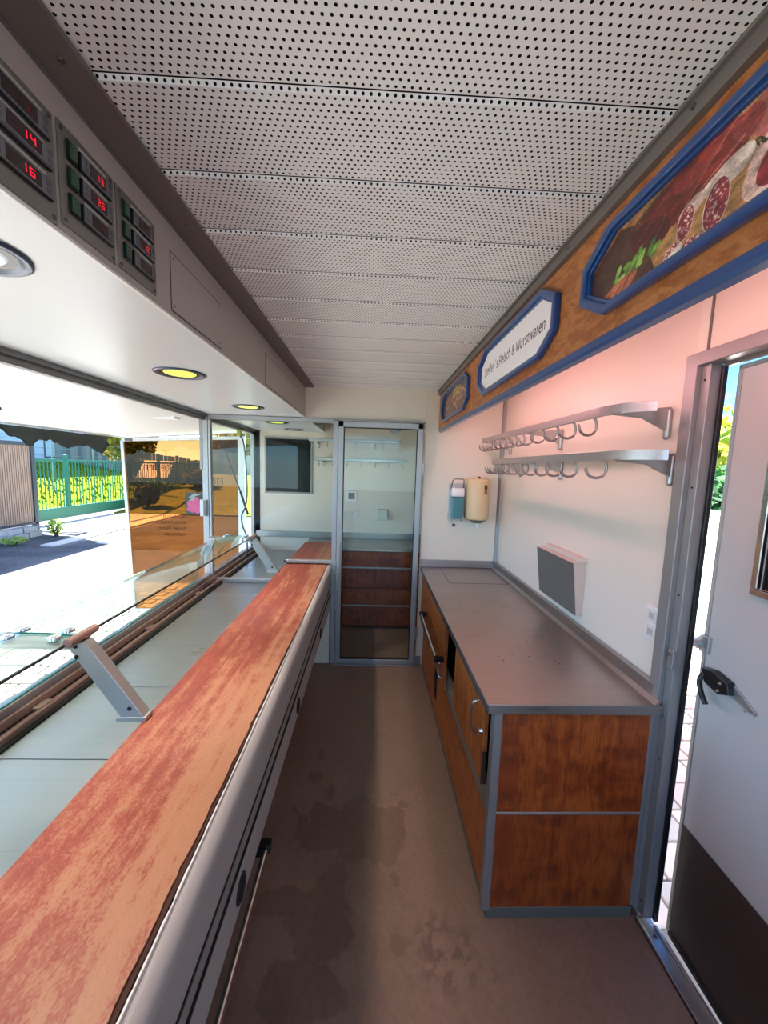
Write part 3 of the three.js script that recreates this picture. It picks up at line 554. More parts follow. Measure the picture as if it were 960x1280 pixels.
{
  // meat platter print
  const draw = (c, W, H) => {
    const X = (u) => u * W, Y = (v) => (1 - v) * H;
    const g0 = c.createLinearGradient(0, 0, W, 0); g0.addColorStop(0, '#7a4a26'); g0.addColorStop(0.2, '#b98550'); g0.addColorStop(1, '#c9985f'); c.fillStyle = g0; c.fillRect(0, 0, W, H);
    for (let i = 0; i < 160; i++) { c.strokeStyle = `rgba(${90 + rnd() * 60},${50 + rnd() * 40},${20 + rnd() * 20},${0.1 + rnd() * 0.2})`; c.lineWidth = 0.6 + rnd() * 2; const y = rnd() * H; c.beginPath(); c.moveTo(0, y); c.bezierCurveTo(W * 0.3, y + rr(-12, 12), W * 0.6, y + rr(-12, 12), W, y + rr(-10, 10)); c.stroke(); }
    c.fillStyle = 'rgba(48,24,14,0.75)'; c.beginPath(); c.moveTo(0, H * 0.45); c.lineTo(X(0.14), Y(0.9)); c.lineTo(X(0.22), Y(0.75)); c.lineTo(X(0.3), 0 + Y(0)); c.lineTo(0, H); c.fill();
    const blob = (pts, fill) => { c.fillStyle = fill; c.beginPath(); const n = pts.length; for (let i = 0; i < n; i++) { const a = pts[i], b = pts[(i + 1) % n], mx = (X(a[0]) + X(b[0])) / 2, my = (Y(a[1]) + Y(b[1])) / 2; if (!i) { const z = pts[n - 1]; c.moveTo((X(z[0]) + X(a[0])) / 2, (Y(z[1]) + Y(a[1])) / 2); } c.quadraticCurveTo(X(a[0]), Y(a[1]), mx, my); } c.fill(); };
    const vein = (a, b, w, col) => { c.strokeStyle = col; c.lineWidth = w; c.lineCap = 'round'; c.beginPath(); c.moveTo(X(a[0]), Y(a[1])); c.quadraticCurveTo(X((a[0] + b[0]) / 2 + rr(-0.02, 0.02)), Y((a[1] + b[1]) / 2 + rr(-0.06, 0.06)), X(b[0]), Y(b[1])); c.stroke(); };
    blob([[0.52, 1], [0.7, 0.98], [0.98, 0.9], [1, 0.4], [0.7, 0.35], [0.5, 0.55]], '#c06a62');
    blob([[0.17, 0.75], [0.27, 0.88], [0.38, 0.95], [0.52, 0.9], [0.52, 0.6], [0.42, 0.42], [0.3, 0.4], [0.2, 0.42]], '#6d211c');
    blob([[0.3, 0.8], [0.42, 0.95], [0.51, 0.9], [0.5, 0.62], [0.4, 0.56]], '#8e2f28');
    blob([[0.17, 0.72], [0.25, 0.72], [0.33, 0.55], [0.33, 0.32], [0.22, 0.34]], '#4f1714');
    blob([[0.46, 0.84], [0.52, 0.92], [0.545, 0.72], [0.5, 0.6]], '#a8443f');
    for (const [a, b, w] of [[[0.37, 0.5], [0.47, 0.88], 5], [[0.39, 0.52], [0.5, 0.7], 9], [[0.28, 0.42], [0.31, 0.62], 4], [[0.34, 0.62], [0.45, 0.78], 3], [[0.4, 0.5], [0.52, 0.55], 11], [[0.2, 0.5], [0.3, 0.8], 2], [[0.42, 0.9], [0.5, 0.93], 4]]) vein(a, b, w * 0.7, 'rgba(220,166,146,0.55)');
    blob([[0.52, 0.5], [0.58, 0.62], [0.75, 0.62], [0.98, 0.5], [0.98, 0.1], [0.6, 0.02], [0.5, 0.08]], '#e5bcae');
    blob([[0.54, 0.4], [0.6, 0.52], [0.72, 0.5], [0.8, 0.3], [0.62, 0.1], [0.53, 0.12]], '#9c3038');
    blob([[0.56, 0.33], [0.61, 0.42], [0.68, 0.38], [0.66, 0.2], [0.57, 0.15]], '#b8505a');
    for (let i = 0; i < 5; i++) { const a = 0.5 + i * 0.012; vein([a, 0.62 - i * 0.03], [a + 0.02, 0.5], 5, '#2d3a1c'); }
    for (let i = 0; i < 90; i++) { const u = 0.2 + rnd() * 0.32, v = 0.45 + rnd() * 0.45; vein([u, v], [u + rr(0.01, 0.05), v + rr(-0.02, 0.12)], rr(0.8, 2.6), rnd() < 0.5 ? 'rgba(214,150,132,0.35)' : 'rgba(60,10,12,0.4)'); }
    const salami = (u, v, ru, rv, rot) => { c.save(); c.translate(X(u), Y(v)); c.rotate(rot); c.fillStyle = '#dcc6ba'; c.beginPath(); c.ellipse(0, 0, ru * 1.1, rv * 1.08, 0, 0, 7); c.fill(); c.fillStyle = '#8f2c34'; c.beginPath(); c.ellipse(0, 0, ru, rv, 0, 0, 7); c.fill(); for (let i = 0; i < 80; i++) { const a = rnd() * 6.3, q = Math.sqrt(rnd()); c.fillStyle = rnd() < 0.65 ? 'rgba(230,200,192,0.85)' : 'rgba(110,24,34,0.8)'; c.beginPath(); c.ellipse(Math.cos(a) * q * ru * 0.93, Math.sin(a) * q * rv * 0.93, 1.5 + rnd() * 4.5, 1.2 + rnd() * 4, rnd() * 3, 0, 7); c.fill(); } c.restore(); };
    blob([[0.4, 0.5], [0.47, 0.62], [0.53, 0.6], [0.52, 0.4], [0.44, 0.36]], '#d9c3b6');
    blob([[0.35, 0.46], [0.4, 0.54], [0.43, 0.5], [0.41, 0.36], [0.36, 0.36]], '#cdb0a2');
    salami(0.375, 0.33, 30, 52, 0.15); salami(0.452, 0.28, 40, 70, 0.1);
    salami(0.4, 0.07, 44, 22, 0.1); salami(0.345, 0.12, 34, 26, -0.3);
    blob([[0.3, 0.02], [0.38, 0.22], [0.36, 0.02]], '#e6d8c8');
    for (let i = 0; i < 16; i++) { const u = 0.13 + rnd() * 0.16, v = 0.22 + (u - 0.13) * 1.2 + rr(-0.1, 0.12); c.save(); c.translate(X(u), Y(v)); c.rotate(rr(-1.2, 0.6)); c.fillStyle = ['#5f8f2c', '#7fae3c', '#93bf52', '#48742a'][i % 4]; c.beginPath(); c.ellipse(0, 0, 30, 14, 0, 0, 7); c.fill(); c.strokeStyle = 'rgba(220,240,170,0.6)'; c.lineWidth = 1.5; c.beginPath(); c.moveTo(-26, 0); c.lineTo(26, 0); c.stroke(); c.restore(); }
    blob([[0.05, 0.12], [0.14, 0.25], [0.24, 0.26], [0.2, 0.06], [0.1, 0.0]], '#a8543a'); for (let i = 0; i < 8; i++) vein([0.08 + i * 0.014, 0.05], [0.12 + i * 0.014, 0.22], 3, 'rgba(222,150,110,0.7)');
    for (const [s, e] of [[[0.2, 0.8], [0.33, 0.97]], [[0.3, 0.92], [0.43, 1.0]]]) for (let i = 0; i < 26; i++) { const k = i / 26, u = s[0] + (e[0] - s[0]) * k, v = s[1] + (e[1] - s[1]) * k; vein([u, v], [u + rr(-0.012, 0.016), v + rr(-0.1, 0.1)], 2.4, ['#5c6b2d', '#7b8a46', '#3e4a22'][i % 3]); }
  };
  const grainy = (fn, k) => (c, W, H) => { fn(c, W, H); const d = c.getImageData(0, 0, W, H); for (let y = 0; y < H; y++) for (let x = 0; x < W; x++) { const n = 1 + k * (fbm(x * 0.03 + y * 0.012, y * 0.045, 401, 4) - 0.5) * 2 + k * 0.5 * (vnoise(x * 0.35, y * 0.3, 409) - 0.5), i = (y * W + x) * 4; for (let q = 0; q < 3; q++) d.data[i + q] = clampN(d.data[i + q] * n, 0, 255); } c.putImageData(d, 0, 0); };
  const t1 = mapTo(canvasTex(1440, 324, grainy(draw, 0.42)), -0.945, -0.195, 1.962, 2.122);
  framedSign('picture_sign', -0.962, -0.18, 1.948, 2.133, new THREE.MeshPhysicalMaterial({ map: t1, roughness: 0.35, clearcoat: 0.2 }), 'large blue framed print of ham, salami and green basil', 'picture');
  const t2 = mapTo(canvasTex(1440, 420, (c, W, H) => { c.fillStyle = '#fdf8f9'; c.fillRect(0, 0, W, H); c.fillStyle = '#2a2422'; c.font = '92px sans-serif'; c.textAlign = 'center'; c.textBaseline = 'middle'; c.fillText('Steffen´s Fleisch & Wurstwaren', W * 0.5, H * 0.56, W * 0.8); c.lineWidth = 2.5; c.strokeStyle = '#2a2422'; c.strokeText('Steffen´s Fleisch & Wurstwaren', W * 0.5, H * 0.56, W * 0.8); }), -1.87, -1.1, 1.945, 2.17);
  framedSign('name_sign', -1.872, -1.095, 1.942, 2.145, new THREE.MeshStandardMaterial({ map: t2, roughness: 0.4 }), 'white blue framed sign with black company lettering', 'sign');
  const t3 = mapTo(canvasTex(720, 210, (c, W, H) => {
    c.fillStyle = '#161a24'; c.fillRect(0, 0, W, H);
    for (let i = 0; i < 120; i++) { c.fillStyle = ['#8a4a30', '#a86a48', '#5c2c20', '#c08a62', '#3a2c24', '#7c3a30'][i % 6]; c.save(); c.translate(W * rr(0.2, 0.9), H * rr(0.3, 0.95)); c.rotate(rr(-0.6, 0.6)); c.beginPath(); c.ellipse(0, 0, rr(10, 60), rr(5, 16), 0, 0, 7); c.fill(); c.restore(); }
    for (let i = 0; i < 30; i++) { c.fillStyle = ['#d8b040', '#8aa040', '#e0c878'][i % 3]; c.beginPath(); c.ellipse(W * rr(0.45, 0.7), H * rr(0.15, 0.45), rr(4, 16), rr(4, 12), 0, 0, 7); c.fill(); }
  }), -2.85, -2.07, 1.94, 2.15);
  framedSign('picture_sign', -2.845, -2.07, 1.935, 2.14, new THREE.MeshPhysicalMaterial({ map: t3, roughness: 0.3, clearcoat: 0.2 }), 'small looking dark framed print of grilled meat beside the partition', 'picture');
}
// two pink-toned tubes in troughs on the back of the board, washing the side wall
for (const [z0, z1, where] of [[-2.75, -1.5, 'next to the partition'], [-1.3, -0.05, 'next to the side door']]) {
  const t = thing('tube_lamp', 'slim pink fluorescent trough lamp behind the fascia board ' + where, 'lamp', [0.55, 2.03, (z0 + z1) / 2], 'tubes behind the fascia board');
  mesh('trough', [box(0.523, 0.527, 2.0, 2.1, z0, z1, 0.001), box(0.523, 0.585, 2.096, 2.1, z0, z1, 0.001)], M.white, t);
  for (const z of [z0 + 0.012, z1 - 0.012]) mesh('end_cap', box(0.525, 0.58, 2.005, 2.095, z - 0.012, z + 0.012, 0.003), M.white, t);
  mesh('tube', cyl(V(0.555, 2.05, z0 + 0.024), V(0.555, 2.05, z1 - 0.024), 0.013, 0.013, 14), std(0xf4e6e4, 0.4, 0, { emissive: TUBE_COLOR, emissiveIntensity: 2 }), t);
  const l = new THREE.RectAreaLight(TUBE_COLOR, TUBE, z1 - z0 - 0.05, 0.026); l.name = 'tube_light'; l.position.set(0.567 - 0.55, 0.008, 0); l.rotation.set(-0.75, -Math.PI / 2, 0, 'YXZ'); t.add(l);
}
// ------------------------------------------------------------------ control plates in the fascia
{
  const seg = { 0: 'abcdef', 1: 'bc', 2: 'abged', 3: 'abgcd', 4: 'fgbc', 5: 'afgcd', 6: 'afgedc', 8: 'abcdefg' };
  const digits = (txt, on) => canvasTex(128, 64, (c) => {
    c.fillStyle = '#1b0d0e'; c.fillRect(0, 0, 128, 64); c.strokeStyle = on ? '#ff2038' : '#5a1218'; c.lineWidth = 5; c.lineCap = 'round';
    [...txt].forEach((ch, i) => { const x = 52 + i * 32, w = 17, y = 16, h = 32, S = { a: [x, y, x + w, y], b: [x + w, y, x + w, y + h / 2], c: [x + w, y + h / 2, x + w, y + h], d: [x, y + h, x + w, y + h], e: [x, y + h / 2, x, y + h], f: [x, y, x, y + h / 2], g: [x, y + h / 2, x + w, y + h / 2] }; for (const k of seg[ch]) { const s = S[k]; c.beginPath(); c.moveTo(s[0], s[1]); c.lineTo(s[2], s[3]); c.stroke(); } });
  });
  const plateM = std(0x8b8985, 0.4, 0.6), modM = std(0x74747a, 0.45), btnM = std(0x5e5f66, 0.5), greenM = new THREE.MeshPhysicalMaterial({ color: 0x0d4a37, roughness: 0.2, clearcoat: 0.5 }), lblM = std(0xc2bdb4, 0.5);
  const X = BOX_X;
  const plate = (z0, z1, y0, y1, label, rows, sw) => {   // z0 the farther end
    const t = thing('control_plate', label, 'control panel', [X, y0, (z0 + z1) / 2]);
    mesh('plate', box(X, X + 0.0025, y0, y1, z0, z1, 0.001), plateM, t);
    for (const z of [z0 + 0.008, z1 - 0.008]) for (const y of [y0 + 0.009, y1 - 0.009]) mesh('screw', cyl(V(X + 0.0025, y, z), V(X + 0.0045, y, z), 0.0035, 0.003, 10), M.screw, t);
    rows.forEach(([txt, on, tilt], i) => {
      const yc = y1 - 0.034 - i * (y1 - y0 - 0.036) / 3 * 1.02, h = 0.031, zf = z0 + 0.012, zn = sw ? z0 + 0.092 : z1 - 0.02;
      const m = mesh('thermostat', box(X + 0.0025, X + 0.008, yc - h / 2, yc + h / 2, zf, zn, 0.002), M.black, t);
      mesh('bezel', box(X + 0.007, X + 0.0095 + (tilt ? 0.004 : 0), yc - h / 2 + 0.002, yc + h / 2 - 0.003, zf + 0.002, zn - 0.003, 0.001), modM, m);
      const L = zn - zf, xf = X + 0.0095 + (tilt ? 0.004 : 0), d0 = zf + L * 0.24, d1 = zf + L * 0.76;
      const tx = digits(txt, on); mapTo(tx, d1, d0, yc - 0.0105, yc + 0.0095);
      mesh('display', box(xf, xf + 0.0008, yc - 0.0105, yc + 0.0095, d0, d1, 0), new THREE.MeshStandardMaterial({ map: tx, roughness: 0.2, emissive: 0xffffff, emissiveMap: tx, emissiveIntensity: on ? 0.45 : 0.12 }), m);
      for (const f of [0.1, 0.86]) for (const dy of [-0.006, 0.005]) mesh('button', box(xf, xf + 0.001, yc + dy - 0.004, yc + dy + 0.004, zf + L * f - 0.003, zf + L * f + 0.005, 0.0008), btnM, m);
      mesh('label_tape', box(X + 0.0025, X + 0.0031, yc + h / 2 + 0.0015, yc + h / 2 + 0.0085, zf + 0.008, zn - 0.004 - i * 0.004, 0), lblM, t);
      if (sw) { const s = mesh('rocker_switch', box(X + 0.0025, X + 0.006, yc - 0.016, yc + 0.016, z1 - 0.038, z1 - 0.016, 0.002), M.black, t); mesh('green_lens', box(X + 0.005, X + 0.009, yc - 0.013, yc + 0.013, z1 - 0.036, z1 - 0.018, 0.002), greenM, s); }
    });
  };
  plate(-0.686, -0.545, 1.972, 2.136, 'grey metal control plate with three thermostats and no switches', [['18', false], ['14', true, true], ['16', true]], false);
  plate(-0.828, -0.694, 1.983, 2.14, 'grey metal control plate with green switches next to the three-thermostat plate', [['13', true], ['26', true], ['15', false]], true);
  plate(-0.972, -0.836, 1.985, 2.14, 'grey metal control plate with green switches, display lit 12, beside the access panel', [['10', false], ['12', true], ['11', false]], true);
  const hatch = (z0, z1, y0, y1, label) => {
    const t = thing('access_panel', label, 'access panel', [X, y0, (z0 + z1) / 2]);
    mesh('shadow_gap', box(X - 0.004, X + 0.0006, y0 - 0.003, y1 + 0.003, z0 - 0.003, z1 + 0.003, 0), std(0x3a3533, 0.8), t);
    mesh('cover', box(X, X + 0.002, y0, y1, z0, z1, 0.001), M.boxFace, t);
    for (const z of [z0 + 0.012, z1 - 0.012]) for (const y of [y0 + 0.012, y1 - 0.012]) mesh('screw', cyl(V(X + 0.002, y, z), V(X + 0.003, y, z), 0.003, 0.0025, 8), M.screw, t);
  };
  hatch(-1.36, -1.045, 1.984, 2.122, 'screwed grey access panel beside the control plates');
  hatch(-2.72, -1.905, 1.982, 2.122, 'long screwed grey access panel near the partition');
}
// ------------------------------------------------------------------ downlights in the soffit (each with its own light)
[[-0.74, -0.75], [-0.805, -1.67], [-0.805, -2.55], [-0.83, -3.4], [-0.8, -4.0]].forEach(([x, z], i) => {
  const t = thing('downlight', ['round recessed downlight in the soffit beside the control plates', 'round recessed downlight with yellow lens beside the screwed access panel', 'round recessed downlight with yellow lens before the partition', 'round recessed downlight in the soffit just behind the partition', 'round recessed downlight in the soffit by the end wall'][i], 'downlight', [x, BOX_Y, z], 'downlights in the soffit');
  const ring = [[0.1, 0], [0.1, -0.004], [0.094, -0.007], [0.084, -0.006], [0.078, -0.001], [0.066, 0.0]].map((p) => new THREE.Vector2(p[0], p[1]));
  const g = new THREE.LatheGeometry(ring, 40); g.translate(x, BOX_Y, z); mesh('ring', g.toNonIndexed(), std(0x46536a, 0.3, 0.4), t);
  mesh('reflector', cyl(V(x, BOX_Y - 0.0012, z), V(x, BOX_Y + 0.001, z), 0.08, 0.08, 32), std(0x20262c, 0.25, 0.6), t);
  mesh('lens', cyl(V(x, BOX_Y - 0.004, z), V(x, BOX_Y - 0.001, z), 0.058, 0.062, 32), std(i % 4 ? 0x9a9a40 : 0xc4ccd0, 0.3, 0, { emissive: i === 0 ? new THREE.Color(0.75, 0.85, 0.95) : new THREE.Color(0.85, 0.92, 0.12), emissiveIntensity: [0.3, 0.75, 0.75, 0.5, 0][i] }), t);
  if (i === 4) return;
  const l = new THREE.SpotLight(new THREE.Color(1, 0.82, 0.72), i === 3 ? LAMP * 0.25 : LAMP, 0, 0.72, 0.3, 2);
  l.name = 'downlight_beam'; l.position.set(0, -0.012, 0); l.target.position.set(0, -1, 0); l.castShadow = true; l.shadow.radius = 2.5; t.add(l, l.target);
});

// ------------------------------------------------------------------ hook rails on the right wall
function hookRail(y, zFar, zNear, feet, label) {
  const t = thing('hook_rail', label, 'hook rail', [0.9, y, (zFar + zNear) / 2]);
  const h = 0.034, path = [[0.826, zFar], [0.82, zFar + 0.02]];
  for (let i = 0; i <= 24; i++) { const a = i / 24 * Math.PI / 2 * 0.72; path.push([0.82 + 0.14 * (1 - Math.cos(a)) * 1.15, zNear - 0.17 + 0.17 * Math.sin(a) / Math.sin(Math.PI / 2 * 0.72)]); }
  const out = [], inn = [];
  path.forEach((p, i) => { const a = path[Math.max(0, i - 1)], b = path[Math.min(path.length - 1, i + 1)], dx = b[0] - a[0], dz = b[1] - a[1], l = Math.hypot(dx, dz); out.push([p[0] - dz / l * 0.007, p[1] + dx / l * 0.007]); inn.push([p[0] + dz / l * 0.007, p[1] - dx / l * 0.007]); });
  mesh('bar', toCreasedNormals(prism(out.concat(inn.reverse()), 'y', y, y + h, 0.0015), 0.3), M.alu, t);
  for (const z of feet) {
    const f = mesh('wall_foot', (() => { const g = new THREE.CapsuleGeometry(0.011, 0.085, 4, 12); g.scale(1, 1, 1.15); g.translate(WALL - 0.009, y - 0.028, z); return g.toNonIndexed(); })(), M.alu, t);
    const arm = prism([[0.815, y + 0.004], [WALL - 0.006, y + 0.03], [WALL - 0.006, y - 0.055], [0.92, y - 0.012], [0.82, y - 0.004]], 'z', z - 0.008, z + 0.008, 0.003);
    mesh('arm', arm, M.alu, f);
  }
}
hookRail(1.81, -2.9, -1.24, [-1.315, -2.07, -2.82], 'upper aluminium hook rail on the white side wall');
hookRail(1.652, -2.63, -1.17, [-1.275, -2.04, -2.6], 'lower aluminium hook rail on the white side wall');
{
  const pts = [[0, 0.012, 0], [0.006, 0.004, 0], [0.012, -0.012, 0], [0.013, -0.03, 0], [0.003, -0.05, 0], [-0.018, -0.058, 0], [-0.04, -0.052, 0], [-0.053, -0.036, 0], [-0.055, -0.026, 0]];
  const curve = new THREE.CatmullRomCurve3(pts.map((p) => V(...p)));
  const g = new THREE.TubeGeometry(curve, 28, 0.0052, 8).toNonIndexed();
  const tip = new THREE.ConeGeometry(0.0052, 0.013, 8).toNonIndexed(); tip.rotateZ(0.18); tip.translate(-0.0565, -0.0205, 0);
  const bead = new THREE.SphereGeometry(0.0065, 10, 8).toNonIndexed(); bead.translate(0.002, 0.008, 0);
  const hookG = merge([g, tip]), proto = new THREE.Group();
  const a = new THREE.Mesh(hookG, M.hook); a.name = 'hook_wire'; const b = new THREE.Mesh(bead, M.alu); b.name = 'slider'; a.castShadow = b.castShadow = a.receiveShadow = b.receiveShadow = true; proto.add(a, b);
  const place = (x, y, z, turn, label, group) => { const h = proto.clone(); h.name = numbered('meat_hook'); h.position.set(x, y, z); h.rotation.y = turn; h.userData = { label, category: 'hook', group }; scene.add(h); };
  const zu = [-1.45, -1.6, -1.745, -1.89, -2.03, -2.14, -2.25, -2.36, -2.46, -2.55, -2.63, -2.71, -2.79], zl = [-1.365, -1.56, -1.69, -1.82, -1.95, -2.06, -2.17, -2.27, -2.36, -2.44, -2.5, -2.56, -2.61];
  zu.forEach((z) => place(0.828, 1.806, z, rr(-0.22, 0.12), 'chrome meat hook hanging from the upper rail on the side wall', 'hooks on the upper rail'));
  zl.forEach((z) => place(0.828, 1.648, z, rr(-0.22, 0.12), 'chrome meat hook hanging from the lower rail on the side wall', 'hooks on the lower rail'));
}
// ------------------------------------------------------------------ things on the walls
{
  const z = BACK, s = thing('soap_dispenser', 'wall soap dispenser with teal bottle and wire lever', 'soap dispenser', [0.665, 1.2, z]);
  mesh('back_plate', box(0.607, 0.735, 1.215, 1.5, z, z + 0.006, 0.003), M.alu, s);
  mesh('bottle', [box(0.622, 0.715, 1.23, 1.4, z + 0.006, z + 0.075, 0.014)], new THREE.MeshPhysicalMaterial({ color: 0x3f7f86, roughness: 0.15, clearcoat: 0.4 }), s);
  mesh('pump_head', [box(0.62, 0.717, 1.4, 1.47, z + 0.006, z + 0.08, 0.012), box(0.65, 0.69, 1.41, 1.43, z + 0.08, z + 0.1, 0.004)], M.white, s);
  mesh('wire_lever', tube([[0.62, 1.46, z + 0.03], [0.624, 1.525, z + 0.06], [0.63, 1.537, z + 0.085], [0.70, 1.537, z + 0.085], [0.71, 1.525, z + 0.06], [0.717, 1.46, z + 0.03]], 0.0035, 50, 6, 0.15), M.screw, s);
  mesh('bracket', [box(0.612, 0.625, 1.205, 1.26, z + 0.006, z + 0.05, 0.003), box(0.712, 0.725, 1.205, 1.26, z + 0.006, z + 0.05, 0.003)], M.alu, s);
  single('wall_plug', cyl(V(0.66, 1.17, z), V(0.66, 1.17, z + 0.006), 0.014, 0.012, 16), std(0x5a4a40, 0.5), 'small dark wall plug below the soap dispenser', 'plug');
  const p = thing('paper_dispenser', 'cream rounded centre-feed paper towel dispenser with paper hanging out', 'paper dispenser', [0.82, 1.17, z]);
  const sh = new THREE.Shape(); { const w = 0.085, d = 0.16; sh.moveTo(-w, 0); sh.lineTo(-w, 0.06); sh.absarc(0, 0.075, w, Math.PI, 0, true); sh.lineTo(w, 0); }
  const body = new THREE.ExtrudeGeometry(sh, { depth: 0.27, bevelEnabled: true, bevelThickness: 0.025, bevelSize: 0.022, bevelOffset: -0.022, bevelSegments: 5, curveSegments: 20 });
  body.rotateX(-Math.PI / 2); body.scale(1, 1, -1); flip(body); body.translate(0.82, 1.25, z + 0.002); mesh('cover', toCreasedNormals(boxUV(body), 0.7), M.cream, p);
  mesh('base_cone', cyl(V(0.82, 1.205, z + 0.085), V(0.82, 1.232, z + 0.085), 0.035, 0.075, 24), std(0x6d7068, 0.4), p);
  mesh('paper_tail', [cyl(V(0.825, 1.165, z + 0.09), V(0.82, 1.215, z + 0.085), 0.012, 0.02, 9), cyl(V(0.83, 1.15, z + 0.093), V(0.825, 1.17, z + 0.09), 0.004, 0.012, 7)], M.white, p);
  mesh('label', box(0.84, 0.866, 1.43, 1.5, z + 0.14, z + 0.1585, 0.001), std(0x8a6a3a, 0.5), p); mesh('view_slot', box(0.842, 0.864, 1.468, 1.496, z + 0.15, z + 0.1595, 0.001), std(0x4a2c18, 0.4), p);
  mesh('lock', box(0.815, 0.832, 1.545, 1.562, z + 0.06, z + 0.08, 0.003), std(0x5a4638, 0.5), p);
}
{ // folding wall flap, wedge shaped
  const t = thing('wall_flap', 'grey fronted fold-down wall box with pale timber top edge', 'wall box', [0.99, 0.93, -1.96]);
  const z0 = -2.12, z1 = -1.735;
  mesh('body', prism([[WALL, 0.94], [WALL, 1.195], [0.958, 1.185], [0.99, 0.935]], 'z', z0, z1, 0.002), std(0xcdb9aa, 0.5), t);
  mesh('front', prism([[0.988, 0.932], [0.955, 1.186], [0.951, 1.186], [0.984, 0.932]], 'z', z0 - 0.002, z1 + 0.002), std(0x67645f, 0.45), t);
  mesh('top_step', box(0.985, WALL, 1.19, 1.212, z0 + 0.03, z1 + 0.01, 0.002), std(0xd9c4b6, 0.5), t);
  mesh('catch', box(1.0, WALL, 1.13, 1.17, z0 - 0.06, z0 - 0.03, 0.003), M.white, t);
}
function socket(name, label, x, y, z, face, n, vertical) {
  const t = thing(name, label, 'socket', [x, y, z]), s = 0.058, w = (vertical ? 1 : n) * s, h = (vertical ? n : 1) * s;
  const B = (a0, a1, y0, y1, d0, d1, r) => (face === 'x' ? box(x - d1, x - d0, y0, y1, z + a0, z + a1, r) : box(x + a0, x + a1, y0, y1, z + d0, z + d1, r));
  mesh('plate', B(-w / 2 - 0.006, w / 2 + 0.006, y - h / 2 - 0.006, y + h / 2 + 0.006, 0, 0.008, 0.003), std(0xe6dfd8, 0.4), t);
  for (let i = 0; i < n; i++) {
    const o = (i - (n - 1) / 2) * s, ca = vertical ? 0 : o, cy = y + (vertical ? -o : 0);
    const r = mesh('insert', B(ca - 0.024, ca + 0.024, cy - 0.024, cy + 0.024, 0.006, 0.012, 0.003), std(0xddd5cd, 0.4), t);
    if (face === 'x') mesh('flap_mark', [box(x - 0.0125, x - 0.012, cy - 0.012, cy + 0.012, z + ca - 0.013, z + ca + 0.013, 0)], std(0xb9aea6, 0.5), r);
  }
}
socket('wall_socket', 'white double wall socket beside the side door', WALL, 1.08, -1.285, 'x', 2, true);

